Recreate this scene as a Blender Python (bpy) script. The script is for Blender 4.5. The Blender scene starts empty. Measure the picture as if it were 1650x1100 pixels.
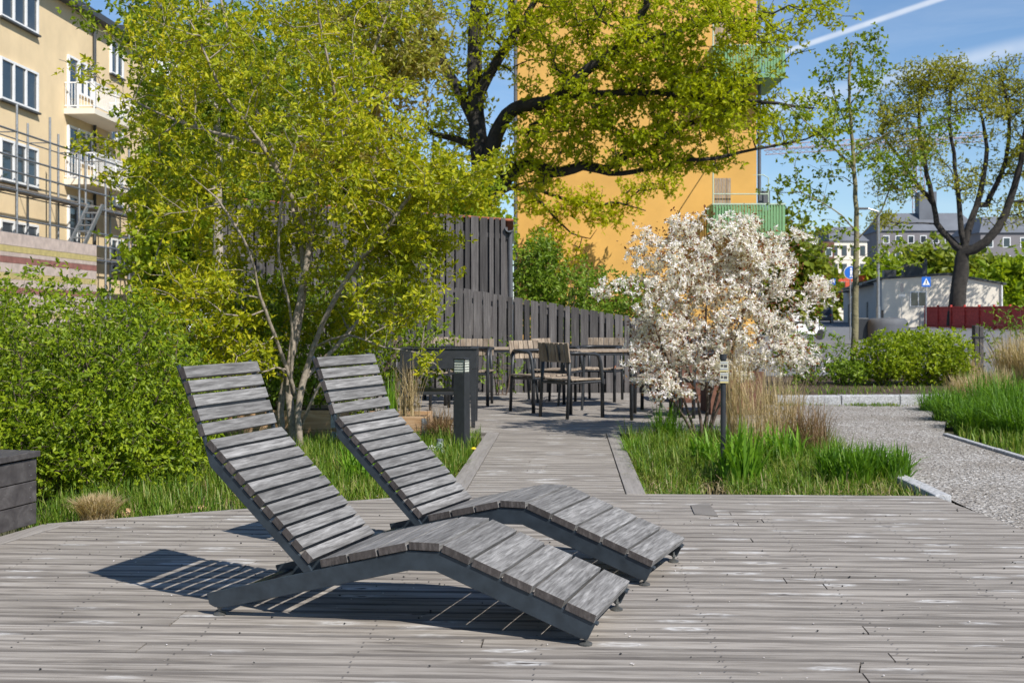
import bpy, math, random
import numpy as np
from mathutils import Vector, Matrix
PI = math.pi
random.seed(7)
rng = np.random.default_rng(11)
S = bpy.context.scene
COL = S.collection
F, H, HY = 1950.0, 1.16, 510.0          # focal length in photo pixels, eye height, horizon row
ANG = math.radians(2.64)                # the deck grid is turned by this much
ER = (math.cos(ANG), -math.sin(ANG)); EF = (math.sin(ANG), math.cos(ANG))
def R(x, y, z=0.0): return (x*ER[0]+y*EF[0], x*ER[1]+y*EF[1], z)
def W(px, py, D): return ((px-825)*D/F, D, H-(py-HY)*D/F)
def G(px, py, z=0.0):
    D = (H-z)*F/(py-HY); return ((px-825)*D/F, D, z)
def gz(D): return 0.006*max(0.0, min(D, 150)-45)-0.03

# ------------------------------------------------------------------ materials
def new_mat(name):
    m = bpy.data.materials.new(name); m.use_nodes = True
    nt = m.node_tree; nt.nodes.clear()
    out = nt.nodes.new('ShaderNodeOutputMaterial')
    b = nt.nodes.new('ShaderNodeBsdfPrincipled'); nt.links.new(b.outputs[0], out.inputs[0])
    return m, nt, b, out
def nd(nt, t, **kw):
    n = nt.nodes.new(t)
    for k, v in kw.items():
        if isinstance(k, str) and k in n.inputs: n.inputs[k].default_value = v
        else: setattr(n, k, v)
    return n
def coords(nt, scale=(1,1,1), kind='Object', rot=(0,0,0)):
    tc = nt.nodes.new('ShaderNodeTexCoord'); mp = nt.nodes.new('ShaderNodeMapping')
    mp.inputs['Scale'].default_value = scale; src = tc.outputs[kind]
    if rot != (0, 0, 0):
        m0 = nt.nodes.new('ShaderNodeMapping'); m0.inputs['Rotation'].default_value = rot; nt.links.new(src, m0.inputs[0]); src = m0.outputs[0]
    nt.links.new(src, mp.inputs[0]); return mp.outputs[0]
def ramp(nt, fac, stops):
    r = nt.nodes.new('ShaderNodeValToRGB'); e = r.color_ramp.elements
    while len(e) > 1: e.remove(e[-1])
    e[0].position = stops[0][0]; e[0].color = (*stops[0][1], 1)
    for p, c in stops[1:]:
        k = e.new(p); k.color = (*c, 1)
    nt.links.new(fac, r.inputs[0]); return r.outputs[0]
def mixc(nt, fac, a, b, mode='MIX'):
    m = nt.nodes.new('ShaderNodeMix'); m.data_type = 'RGBA'; m.blend_type = mode
    for i, v in ((0, fac), (6, a), (7, b)):
        if hasattr(v, 'is_output'): nt.links.new(v, m.inputs[i])
        elif i == 0: m.inputs[0].default_value = v
        else: m.inputs[i].default_value = (*v, 1)
    return m.outputs[2]
def noise(nt, vec, scale, detail=4, rough=.6, dist=0.0):
    n = nt.nodes.new('ShaderNodeTexNoise'); n.inputs['Scale'].default_value = scale
    n.inputs['Detail'].default_value = detail; n.inputs['Roughness'].default_value = rough
    n.inputs['Distortion'].default_value = dist
    nt.links.new(vec, n.inputs['Vector']); return n.outputs['Fac']
def bump(nt, b, h, strength, dist):
    n = nt.nodes.new('ShaderNodeBump'); n.inputs['Strength'].default_value = strength; n.inputs['Distance'].default_value = dist
    nt.links.new(h, n.inputs['Height']); nt.links.new(n.outputs[0], b.inputs['Normal'])
def island(nt):
    g = nt.nodes.new('ShaderNodeNewGeometry'); return g.outputs['Random Per Island']
def g3(v): return (v, v, v)

def wood(name, dark, mid, light, grain=(4, 60, 60), scuff=0.0, rot=(0,0,0), rough=.8, var=.35, bstr=.35, knots=0.0, halo=0.0, edge=None, blot=.55):
    m, nt, b, out = new_mat(name)
    v = coords(nt, grain, rot=rot)
    # shift the pattern per board so neighbours differ
    isl = island(nt)
    add = nt.nodes.new('ShaderNodeVectorMath'); add.operation = 'MULTIPLY_ADD'
    comb = nt.nodes.new('ShaderNodeCombineXYZ')
    for i in range(3): nt.links.new(isl, comb.inputs[i])
    nt.links.new(comb.outputs[0], add.inputs[0]); add.inputs[1].default_value = (37, 53, 71); nt.links.new(v, add.inputs[2])
    v = add.outputs[0]
    n1 = noise(nt, v, 1.0, 6, .65, .4)
    c = ramp(nt, n1, [(.3, dark), (.5, mid), (.72, light)])
    n2 = noise(nt, v, .22, 3, .5)
    c = mixc(nt, ramp(nt, n2, [(.35, g3(0)), (.7, g3(blot))]), c, dark)
    tone = ramp(nt, isl, [(0, g3(1-var)), (.5, g3(1.0)), (1, g3(1+var*.5))])
    c = mixc(nt, 1.0, c, tone, 'MULTIPLY')
    if scuff > 0:
        v2 = coords(nt, (grain[0]*1.3, grain[1]*.22, grain[2]*.22), rot=rot)
        n3 = noise(nt, v2, 1.0, 5, .7, 1.0)
        c = mixc(nt, ramp(nt, n3, [(.66, g3(0)), (.74, g3(scuff))]), c, (.62, .61, .59))
    if knots > 0:
        v3 = coords(nt, (grain[0]*1.2, grain[1]*.3, grain[2]*.3), rot=rot)
        vo = nt.nodes.new('ShaderNodeTexVoronoi'); vo.inputs['Scale'].default_value = 1.1; nt.links.new(v3, vo.inputs['Vector'])
        k = ramp(nt, vo.outputs['Distance'], [(.0, g3(1)), (.10, g3(knots)), (.17, g3(0))])
        c = mixc(nt, k, c, (.07, .06, .055))
    if halo > 0:
        v4 = coords(nt, (3.0, 9.5, 9.5), rot=rot); fine = coords(nt, (22, 80, 80), rot=rot)
        vo = nt.nodes.new('ShaderNodeTexVoronoi'); vo.inputs['Scale'].default_value = 1.0; vo.inputs['Randomness'].default_value = .9
        wv = nt.nodes.new('ShaderNodeVectorMath'); wv.operation = 'MULTIPLY_ADD'; nf = nt.nodes.new('ShaderNodeTexNoise'); nf.inputs['Scale'].default_value = 1.0; nf.inputs['Detail'].default_value = 4; nt.links.new(fine, nf.inputs['Vector'])
        nt.links.new(nf.outputs['Color'], wv.inputs[0]); wv.inputs[1].default_value = (.28, .28, .28); nt.links.new(v4, wv.inputs[2]); nt.links.new(wv.outputs[0], vo.inputs['Vector'])
        sp = nt.nodes.new('ShaderNodeSeparateColor'); nt.links.new(vo.outputs['Color'], sp.inputs[0])
        sel = ramp(nt, sp.outputs[0], [(.38, g3(0)), (.48, g3(1))])
        ring = ramp(nt, vo.outputs['Distance'], [(.08, g3(.25)), (.16, g3(1)), (.24, g3(.5)), (.34, g3(0))])
        f = mixc(nt, 1.0, sel, ring, 'MULTIPLY'); f = mixc(nt, 1.0, f, ramp(nt, nf.outputs['Fac'], [(.35, g3(.1)), (.6, g3(halo))]), 'MULTIPLY')
        c = mixc(nt, f, c, (.66, .65, .63))
        sel2 = ramp(nt, sp.outputs[1], [(.55, g3(0)), (.6, g3(1))])
        kk = mixc(nt, 1.0, sel2, ramp(nt, vo.outputs['Distance'], [(.05, g3(1)), (.10, g3(0))]), 'MULTIPLY')
        c = mixc(nt, kk, c, (.06, .05, .045))
    if edge:
        ve = coords(nt, (1, 1, 1), rot=rot); sx = nt.nodes.new('ShaderNodeSeparateXYZ'); nt.links.new(ve, sx.inputs[0])
        def mm(op, x, y, z=0.0):
            n = nt.nodes.new('ShaderNodeMath'); n.operation = op
            for i, q in enumerate((x, y, z)):
                if hasattr(q, 'is_output'): nt.links.new(q, n.inputs[i])
                else: n.inputs[i].default_value = q
            return n.outputs[0]
        pp = mm('PINGPONG', mm('SUBTRACT', sx.outputs[1], edge[0]), edge[1]/2)
        ns_ = noise(nt, coords(nt, (3, 30, 30), rot=rot), 1.0, 4, .6)
        wd = mm('MULTIPLY', ns_, .042)
        c = mixc(nt, ramp(nt, mm('DIVIDE', pp, wd), [(.35, g3(.8)), (1.0, g3(0))]), c, (.075, .066, .06))
    nt.links.new(c, b.inputs['Base Color']); b.inputs['Roughness'].default_value = rough
    bump(nt, b, n1, bstr, .004)
    return m
def plain(name, col, rough=.6, metal=0.0, nscale=8, namt=.15, b_=.1, bd=.003, spec=.5):
    m, nt, b, out = new_mat(name)
    v = coords(nt)
    n = noise(nt, v, nscale, 5, .6)
    lo = tuple(max(0, x*(1-namt)) for x in col); hi = tuple(x*(1+namt) for x in col)
    c = ramp(nt, n, [(.35, lo), (.65, hi)])
    nt.links.new(c, b.inputs['Base Color']); b.inputs['Roughness'].default_value = rough
    b.inputs['Metallic'].default_value = metal; b.inputs['Specular IOR Level'].default_value = spec
    if b_ > 0: bump(nt, b, noise(nt, v, nscale*6, 4), b_, bd)
    return m
def leafmat(name, cols, trans=.35, rough=.5, patch=1.2):
    """cols: stops of real leaf colours; varied leaf by leaf and in clumps"""
    m, nt, b, out = new_mat(name)
    isl = island(nt)
    v = coords(nt)
    n = noise(nt, v, patch, 3, .5)
    mth = nt.nodes.new('ShaderNodeMath'); mth.operation = 'MULTIPLY_ADD'; mth.inputs[1].default_value = .55
    ms = nt.nodes.new('ShaderNodeMath'); ms.operation = 'MULTIPLY'; ms.inputs[1].default_value = .5
    nt.links.new(n, ms.inputs[0]); nt.links.new(isl, mth.inputs[0]); nt.links.new(ms.outputs[0], mth.inputs[2])
    k = len(cols)
    c = ramp(nt, mth.outputs[0], [(.12+.76*i/max(1, k-1), q) for i, q in enumerate(cols)])
    nt.links.new(c, b.inputs['Base Color']); b.inputs['Roughness'].default_value = rough
    b.inputs['Specular IOR Level'].default_value = .35
    t = nt.nodes.new('ShaderNodeBsdfTranslucent'); c2 = mixc(nt, 1.0, c, (1.25, 1.25, .6), 'MULTIPLY')
    nt.links.new(c2, t.inputs[0])
    mx = nt.nodes.new('ShaderNodeMixShader'); mx.inputs[0].default_value = trans
    nt.links.new(b.outputs[0], mx.inputs[1]); nt.links.new(t.outputs[0], mx.inputs[2]); nt.links.new(mx.outputs[0], out.inputs[0])
    return m
M = {}
M['deck'] = wood('deck_wood', (.10, .085, .07), (.29, .258, .222), (.44, .402, .355), grain=(2.4, 42, 42), scuff=0, rot=(0, 0, ANG), var=.10, bstr=.15, knots=0, halo=.72, edge=(3.29, .12), blot=.16)
M['kerbboard'] = wood('kerb_board_wood', (.20, .18, .16), (.29, .265, .24), (.36, .33, .30), grain=(60, 4, 60), scuff=.6, rot=(0,0,ANG), var=.12)
M['slat'] = wood('lounger_slat_wood', (.07, .065, .06), (.205, .197, .188), (.385, .372, .357), grain=(110, 7, 110), scuff=.3, var=.30, bstr=.3, knots=.1)
M['endgrain'] = wood('end_grain_wood', (.035, .028, .025), (.07, .058, .052), (.14, .12, .11), grain=(60, 60, 25), var=.4, bstr=.6)
M['steel'] = plain('anthracite_steel', (.028, .037, .046), .40, .0, 14, .25, .05)
M['galv'] = plain('galvanised_steel', (.30, .31, .32), .45, .7, 20, .25)
M['boxwood'] = wood('dark_box_wood', (.035, .03, .03), (.07, .062, .06), (.13, .12, .115), grain=(50, 3, 14), var=.25, rough=.65)
M['fencewood'] = wood('fence_wood', (.055, .048, .046), (.105, .095, .09), (.19, .175, .165), grain=(40, 40, 2.2), var=.55, knots=.6)
M['chairwood'] = wood('chair_slat_wood', (.17, .12, .08), (.33, .26, .19), (.46, .38, .29), grain=(30, 30, 6), var=.3)
M['black'] = plain('black_powder_coat', (.022, .024, .027), .45, 0, 20, .2, .03)
M['collar'] = wood('planter_collar_wood', (.30, .17, .08), (.46, .29, .15), (.58, .42, .27), grain=(3, 30, 30), var=.3)
M['corten'] = plain('rusted_steel', (.135, .06, .038), .85, 0, 9, .4, .3)
M['granite'] = plain('granite', (.40, .40, .40), .85, 0, 40, .35, .5, .006)
M['asphalt'] = plain('asphalt', (.15, .15, .152), .9, 0, 30, .2, .3, .01)
M['soil'] = plain('bark_soil', (.10, .065, .042), .95, 0, 20, .5, 1.0, .03)
M['ochre'] = plain('ochre_render', (.62, .35, .088), .9, 0, .45, .10, .15, .01)
M['cream'] = plain('cream_render', (.72, .56, .34), .9, 0, .7, .07, .15, .01)
M['offwhite'] = plain('offwhite_render', (.76, .69, .58), .9, 0, 1.0, .05, .1)
M['greyrender'] = plain('grey_render', (.36, .35, .335), .9, 0, 1.0, .08, .1)
M['farwall'] = plain('grey_facade', (.20, .185, .19), .9, 0, .3, .08, 0)
M['white'] = plain('white_paint', (.78, .78, .77), .5, 0, 5, .05, 0)
M['roofdark'] = plain('dark_roof', (.05, .055, .06), .6, 0, 3, .2, 0)
M['glass'] = plain('window_glass', (.03, .04, .045), .06, 0, 2, .2, 0, spec=.9)
M['greenmetal'] = plain('green_metal', (.17, .33, .15), .5, 0, 5, .1, 0)
M['redfence'] = plain('falu_red_paint', (.45, .052, .04), .8, 0, 6, .2, .2)
M['redmetal'] = plain('orange_red_metal', (.60, .09, .04), .5, 0, 6, .1, 0)
M['blue'] = plain('sign_blue', (.01, .12, .50), .4, 0, 6, .05, 0)
M['scafwood'] = plain('scaffold_plank', (.23, .20, .17), .85, 0, 3, .3, .1)
M['carpaint'] = plain('car_paint', (.05, .05, .055), .25, .3, 3, .1, 0)
M['carglass'] = plain('car_glass', (.015, .017, .02), .05, 0, 3, .1, 0)
M['tyre'] = plain('rubber', (.02, .02, .02), .8, 0, 20, .2, 0)
M['redlens'] = plain('red_lens', (.5, .01, .02), .2, 0, 3, .1, 0)
M['tile'] = plain('clay_tile', (.38, .12, .06), .85, 0, 12, .3, .3)
M['plastic'] = plain('grey_plastic', (.09, .095, .105), .7, 0, 5, .1, 0)
M['yellow'] = plain('yellow_paint', (.50, .42, .18), .7, 0, 5, .15, 0)
M['palepaint'] = plain('weathered_pale_board', (.52, .43, .38), .85, 0, 4, .15, 0)
M['redboard'] = plain('red_board', (.27, .12, .10), .85, 0, 4, .2, 0)
M['signplate'] = plain('plate_beige', (.52, .50, .38), .4, 0, 30, .1, 0)
M['platedark'] = plain('plate_dark', (.06, .055, .05), .5, 0, 300, .8, 0)
M['plategrey'] = plain('plate_grey', (.30, .31, .32), .5, 0, 200, .2, 0)
M['bark'] = plain('grey_brown_bark', (.29, .24, .185), .9, 0, 30, .35, .8, .006)
M['barkpale'] = plain('pale_bark', (.34, .29, .23), .9, 0, 12, .35, .6, .01)
M['barkdark'] = plain('oak_bark', (.034, .029, .024), .95, 0, 4, .45, 1.0, .06)
M['barkmoss'] = plain('mossy_bark', (.19, .165, .09), .95, 0, 4, .4, .8, .02)
M['barktwig'] = plain('dark_twig_bark', (.12, .085, .065), .9, 0, 30, .3, .4)
M['maple'] = leafmat('spring_leaf', [(.11, .145, .008), (.30, .345, .010), (.47, .47, .013), (.60, .50, .02)], .46, patch=.9)
M['maple2'] = leafmat('spring_leaf_cool', [(.09, .15, .012), (.21, .29, .015), (.32, .38, .02)], .45)
M['bush'] = leafmat('hedge_leaf', [(.06, .10, .008), (.19, .28, .010), (.37, .44, .018)], .42, patch=1.5)
M['lightbush'] = leafmat('light_shrub_leaf', [(.10, .16, .01), (.26, .35, .014), (.42, .48, .02)], .45)
M['bush2'] = leafmat('shrub_leaf', [(.08, .13, .015), (.17, .27, .018), (.27, .37, .03)], .40)
M['oakleaf'] = leafmat('oak_leaf', [(.24, .29, .008), (.42, .47, .01), (.56, .55, .015)], .55, patch=.5)
M['beech'] = leafmat('dry_beech_leaf', [(.24, .15, .05), (.30, .28, .04), (.34, .36, .03), (.50, .38, .20)], .45, patch=.8)
M['farleaf'] = leafmat('far_leaf', [(.09, .13, .01), (.19, .24, .02), (.29, .31, .03)], .40, patch=.2)
M['farleaf2'] = leafmat('far_leaf_bright', [(.13, .20, .01), (.27, .36, .015), (.39, .44, .02)], .45, patch=.2)
M['budleaf'] = leafmat('bud_leaf', [(.20, .20, .02), (.34, .34, .03), (.43, .40, .05)], .48, patch=.2)
M['petal'] = leafmat('white_petal', [(.72, .65, .70), (.86, .82, .87), (.92, .90, .93)], .35)
M['bronze'] = leafmat('bronze_leaf', [(.10, .03, .015), (.24, .08, .03), (.22, .15, .04)], .3)
M['grass'] = leafmat('grass_blade', [(.04, .085, .008), (.085, .17, .012), (.17, .26, .02), (.34, .30, .10)], .36, patch=2.2)
M['lily'] = leafmat('broad_leaf_blade', [(.09, .20, .015), (.16, .31, .02), (.22, .38, .03)], .4)
M['darkgrass'] = leafmat('dark_grass_blade', [(.05, .12, .01), (.10, .22, .012), (.18, .31, .02)], .38)
M['straw'] = leafmat('straw_blade', [(.26, .18, .09), (.48, .37, .20), (.66, .54, .33)], .35)
M['deadplant'] = leafmat('dead_plant', [(.15, .08, .04), (.26, .165, .085), (.34, .25, .14)], .25)
M['flowery'] = plain('yellow_flower', (.75, .55, .02), .6, 0, 5, .1, 0)

def ground_mat(name, kind):
    m, nt, b, out = new_mat(name); v = coords(nt)
    if kind == 'gravel':
        vo = nt.nodes.new('ShaderNodeTexVoronoi'); vo.inputs['Scale'].default_value = 55; nt.links.new(v, vo.inputs['Vector'])
        vo2 = nt.nodes.new('ShaderNodeTexVoronoi'); vo2.inputs['Scale'].default_value = 21; nt.links.new(v, vo2.inputs['Vector'])
        sep = nt.nodes.new('ShaderNodeSeparateColor'); nt.links.new(vo.outputs['Color'], sep.inputs[0])
        c = ramp(nt, sep.outputs[0], [(0, (.14, .12, .10)), (.5, (.30, .275, .245)), (.85, (.42, .395, .36)), (1, (.64, .62, .59))])
        c = mixc(nt, ramp(nt, noise(nt, v, 1.3, 5), [(.38, g3(0)), (.65, g3(.55))]), c, (.19, .16, .125))
        nt.links.new(c, b.inputs['Base Color'])
        ad = nt.nodes.new('ShaderNodeMath'); ad.operation = 'ADD'; nt.links.new(vo.outputs['Distance'], ad.inputs[0]); nt.links.new(vo2.outputs['Distance'], ad.inputs[1])
        bump(nt, b, ad.outputs[0], 1.0, .012)
    else:
        n = noise(nt, v, 3.0, 6, .7); n2 = noise(nt, v, 40, 4, .7)
        c = ramp(nt, n, [(.3, (.07, .055, .03)), (.5, (.075, .085, .025)), (.7, (.13, .11, .06))])
        c = mixc(nt, .5, c, ramp(nt, n2, [(.3, (.03, .035, .012)), (.7, (.15, .13, .07))]))
        nt.links.new(c, b.inputs['Base Color']); bump(nt, b, n2, 1.0, .03)
    b.inputs['Roughness'].default_value = .95
    return m
M['gravel'] = ground_mat('gravel_surface', 'gravel')
M['earth'] = ground_mat('earth_surface', 'earth')

# ------------------------------------------------------------------ object helpers
def tag(o, label=None, cat=None, group=None, kind=None):
    if label: o['label'] = label
    if cat: o['category'] = cat
    if group: o['group'] = group
    if kind: o['kind'] = kind
    return o
def raw_mesh(name, V, faces_idx, sizes, mat, parent=None, smooth=False):
    """V (n,3) array, faces_idx flat loop vertex indices, sizes per-polygon loop counts"""
    me = bpy.data.meshes.new(name)
    V = np.asarray(V, dtype=np.float32); fi = np.asarray(faces_idx, dtype=np.int32); sz = np.asarray(sizes, dtype=np.int32)
    me.vertices.add(len(V)); me.vertices.foreach_set('co', V.ravel())
    me.loops.add(len(fi)); me.loops.foreach_set('vertex_index', fi)
    me.polygons.add(len(sz)); st = np.zeros(len(sz), dtype=np.int32); st[1:] = np.cumsum(sz)[:-1]
    me.polygons.foreach_set('loop_start', st)
    me.polygons.foreach_set('use_smooth', np.full(len(sz), bool(smooth)))
    me.update(calc_edges=True); me.validate()
    me.materials.append(mat)
    o = bpy.data.objects.new(name, me); COL.objects.link(o)
    if parent: o.parent = parent
    return o
class MB:
    def __init__(s): s.v = []; s.f = []
    def add(s, vs, fs):
        b = len(s.v); s.v += [tuple(x) for x in vs]; s.f += [tuple(i+b for i in q) for q in fs]
    def box(s, c, size, rz=0.0, mat=None):
        hx, hy, hz = size[0]/2, size[1]/2, size[2]/2
        vs = [Vector((x, y, z)) for x in (-hx, hx) for y in (-hy, hy) for z in (-hz, hz)]
        m = mat if mat is not None else Matrix.Rotation(rz, 3, 'Z')
        s.add([m @ v + Vector(c) for v in vs], [(0,1,3,2), (4,6,7,5), (0,4,5,1), (2,3,7,6), (0,2,6,4), (1,5,7,3)])
        return s
    def hull8(s, p): # p: 4 bottom then 4 top points
        s.add(p, [(3,2,1,0), (4,5,6,7), (0,1,5,4), (1,2,6,5), (2,3,7,6), (3,0,4,7)]); return s
    def prism(s, poly, off0, off1):
        """poly: list of 3D points; extruded from off0 to off1 (vectors)"""
        n = len(poly); a = [Vector(p)+Vector(off0) for p in poly]; b = [Vector(p)+Vector(off1) for p in poly]
        s.add(a+b, [tuple(range(n))[::-1], tuple(range(n, 2*n))] + [(i, (i+1) % n, n+(i+1) % n, n+i) for i in range(n)])
        return s
    def tube(s, pts, r, n=8, cap=True):
        pts = [Vector(p) for p in pts]; rs = r if hasattr(r, '__len__') else [r]*len(pts)
        ref = Vector((0, 0, 1)); b0 = len(s.v)
        d0 = (pts[1]-pts[0]).normalized()
        if abs(d0.dot(ref)) > .95: ref = Vector((1, 0, 0))
        for i, p in enumerate(pts):
            d = (pts[min(i+1, len(pts)-1)]-pts[max(i-1, 0)]).normalized()
            x = ref.cross(d).normalized(); y = d.cross(x).normalized(); ref = y.cross(x) if False else ref
            for k in range(n):
                a = 2*PI*k/n; s.v.append(tuple(p+(x*math.cos(a)+y*math.sin(a))*rs[i]))
        for i in range(len(pts)-1):
            for k in range(n):
                a = b0+i*n+k; b = b0+i*n+(k+1) % n
                s.f.append((a, b, b+n, a+n))
        if cap:
            s.f.append(tuple(b0+k for k in range(n))[::-1]); e = b0+(len(pts)-1)*n; s.f.append(tuple(e+k for k in range(n)))
        return s
    def build(s, name, mat, parent=None, bevel=0.0, smooth=False, loc=None):
        fi = [i for f in s.f for i in f]
        o = raw_mesh(name, s.v, fi, [len(f) for f in s.f], mat, parent, smooth)
        if bevel > 0:
            b = o.modifiers.new('bevel', 'BEVEL'); b.width = bevel; b.segments = 2; b.limit_method = 'ANGLE'; b.angle_limit = .7
        return o
def empty(name, loc, rz=0.0, label=None, cat=None, group=None):
    o = bpy.data.objects.new(name, None); COL.objects.link(o); o.location = loc; o.rotation_euler = (0, 0, rz); o.empty_display_size = .1
    tag(o, label, cat, group); return o
def dup(root, loc, rz, label=None, group=None):
    kids = list(root.children)
    r = root.copy(); COL.objects.link(r); r.location = loc; r.rotation_euler = (0, 0, rz)
    if label: r['label'] = label
    if group: r['group'] = group
    for ch in kids:
        c = ch.copy(); COL.objects.link(c); c.parent = r
        for g in list(ch.children):
            d = g.copy(); COL.objects.link(d); d.parent = c
    return r

# ------------------------------------------------------------------ vegetation
def unit(a): return a/np.maximum(1e-9, np.linalg.norm(a, axis=-1, keepdims=True))
def leaf_mesh(name, C_, size, mat, parent=None, aspect=.5, up=.4, jit=.5, dirs=None, fold=.12, origin=(0,0,0)):
    n = len(C_); L = size*(1+jit*rng.uniform(-1, 1, (n, 1)))
    d = unit(rng.normal(size=(n, 3))) if dirs is None else dirs
    nrm = unit(rng.normal(size=(n, 3))+np.array([0, 0, up*2.2]))
    s = unit(np.cross(d, nrm)); nrm = np.cross(s, d)
    w = L*aspect*.5
    C_ = C_-np.array(origin)
    V = np.empty((n, 4, 3))
    V[:, 0] = C_; V[:, 1] = C_+d*L*.5+s*w+nrm*L*fold; V[:, 2] = C_+d*L; V[:, 3] = C_+d*L*.5-s*w+nrm*L*fold
    base = (np.arange(n)*4)[:, None]
    idx = np.concatenate([base+[0, 1, 2], base+[0, 2, 3]], axis=1)
    return raw_mesh(name, V.reshape(-1, 3), idx.ravel(), np.full(2*n, 3), mat, parent)
def flower_mesh(name, C_, size, mat, parent, petals=5, origin=(0,0,0)):
    n = len(C_); ax = unit(rng.normal(size=(n, 3))+np.array([0.25, -.35, .45]))
    u = unit(np.cross(ax, rng.normal(size=(n, 3)))); v = np.cross(ax, u)
    P, D_, N_ = [], [], []
    for k in range(petals):
        a = 2*PI*k/petals + rng.uniform(-.2, .2, (n, 1))
        d = unit(u*np.cos(a)+v*np.sin(a)+ax*rng.uniform(.1, .7, (n, 1)))
        P.append(C_); D_.append(d)
    P = np.concatenate(P); D_ = np.concatenate(D_)
    return leaf_mesh(name, P, size, mat, parent, aspect=.42, up=.5, dirs=D_, origin=origin, jit=.25)
def grass_mesh(name, B, hgt, mat, parent=None, width=.006, lean=.35, bias=(0,0), hj=.4, droop=1.0):
    n = len(B); h = hgt*(1+hj*rng.uniform(-1, 1, n))[:, None] if not hasattr(hgt, '__len__') else np.asarray(hgt)[:, None]
    a = rng.uniform(0, 2*PI, n); ld = np.stack([np.cos(a)+bias[0], np.sin(a)+bias[1], np.zeros(n)], 1)
    le = lean*rng.uniform(.1, 1.2, (n, 1))
    sd = np.stack([-np.sin(a+rng.uniform(-.8, .8, n)), np.cos(a), np.zeros(n)], 1); sd = unit(sd)
    w = width*rng.uniform(.6, 1.3, (n, 1))
    z = np.array([0, 0, 1.0])
    V = np.empty((n, 7, 3))
    for i, (t, ww) in enumerate(((0, .8), (.4, 1.0), (.75, .7))):
        p = B+ld*h*le*t*t+z*h*(t-le*droop*.5*t*t*t)
        V[:, 2*i] = p-sd*w*ww*.5; V[:, 2*i+1] = p+sd*w*ww*.5
    V[:, 6] = B+ld*h*le+z*h*(1-le*droop*.5)
    b = (np.arange(n)*7)[:, None]
    idx = np.concatenate([b+[0,1,3,2], b+[2,3,5,4], b+[4,5,6]], axis=1)
    sizes = np.tile([4, 4, 3], n)
    return raw_mesh(name, V.reshape(-1, 3), idx.ravel(), sizes, mat, parent)
def smooth_poly(pts, step):
    pts = [np.array(p, float) for p in pts]; out = []
    P = [pts[0]]+pts+[pts[-1]]
    for i in range(1, len(P)-2):
        p0, p1, p2, p3 = P[i-1], P[i], P[i+1], P[i+2]
        n = max(2, int(np.linalg.norm(p2-p1)/step))
        for k in range(n):
            t = k/n
            out.append(.5*((2*p1)+(-p0+p2)*t+(2*p0-5*p1+4*p2-p3)*t*t+(-p0+3*p1-3*p2+p3)*t**3))
    out.append(pts[-1]); return out
HOLE = 62.0
def sample_lobes(lobes, n, gapn=0):
    """lobes: (px,py,D,rpx,rpy,rD,weight)"""
    w = np.array([l[6] for l in lobes], float); w /= w.sum()
    pick = rng.choice(len(lobes), n, p=w); out = np.empty((n, 3))
    for i, k in enumerate(pick):
        px, py, D, a, b, c, _ = lobes[k]
        x, y, z = W(px, py, D); fr = HOLE*F/D/1950
        for _ in range(6):
            d = unit(rng.normal(size=3)); r = rng.uniform(0, 1)**(1/2.4)
            q = (x+d[0]*r*a*D/F, y+d[1]*r*c, z+d[2]*r*b*D/F)
            if math.sin(q[0]*fr+1.3)*math.sin(q[1]*fr*.8+.4)*math.sin(q[2]*fr*1.2+2.1)+.35*math.sin(q[0]*fr*2.3)*math.sin(q[2]*fr*2.1+1) < .12: break
        out[i] = q
    return out
def grow(seeds, att, step=.15, kpl=.25, rtip=.0015, wob=.08, e=2.3, up=0.0):
    cap = 60000
    pos = np.empty((cap, 3)); pl = np.empty(cap); par = np.full(cap, -1); rmin = np.zeros(cap); n = 0
    for sd in seeds:
        pts, r0, r1 = sd[0], sd[1], sd[2]
        sp = smooth_poly(pts, step)
        prev = -1
        if n > 0:
            dd = np.linalg.norm(pos[:n]-sp[0], axis=1); j = int(dd.argmin())
            if dd[j] < max(.25, step*3, r0*2): prev = j; sp = sp[1:] if dd[j] < step*.5 else sp
        for i, p in enumerate(sp):
            pos[n] = p+rng.normal(size=3)*wob*step*.25*(i > 0); par[n] = prev
            pl[n] = 0 if prev < 0 else pl[prev]+np.linalg.norm(pos[n]-pos[prev])*.5
            rmin[n] = r0+(r1-r0)*i/max(1, len(sp)-1); prev = n; n += 1
    root = pos[0].copy()
    ds = np.array([np.min(np.linalg.norm(pos[:n]-a, axis=1)) for a in att])
    tips = []
    for k in np.argsort(ds):
        a = att[k]; dv = a-pos[:n]; dist = np.linalg.norm(dv, axis=1)
        cost = dist+kpl*pl[:n]+np.maximum(0, -dv[:, 2])*.25
        j = int(cost.argmin()); D = dist[j]; m = max(1, int(D/step))
        if n+m+2 > cap: break
        off = rng.normal(size=3)*D*wob; off[2] += up*D
        prev = j; p0 = pos[j].copy()
        for q in range(1, m+1):
            t = q/m; p = p0+(a-p0)*t+off*math.sin(PI*t)+(rng.normal(size=3)*step*.07 if q < m else 0)
            pos[n] = p; par[n] = prev; pl[n] = pl[prev]+np.linalg.norm(p-pos[prev]); prev = n; n += 1
        tips.append(prev)
    acc = np.zeros(n); has = np.zeros(n, bool)
    r = np.zeros(n)
    for i in range(n-1, -1, -1):
        if not has[i]: acc[i] = rtip**e
        r[i] = max(acc[i]**(1/e), rmin[i])
        p = par[i]
        if p >= 0: acc[p] += acc[i]; has[p] = True
    return pos[:n], par[:n], r, np.array(tips)
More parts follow.
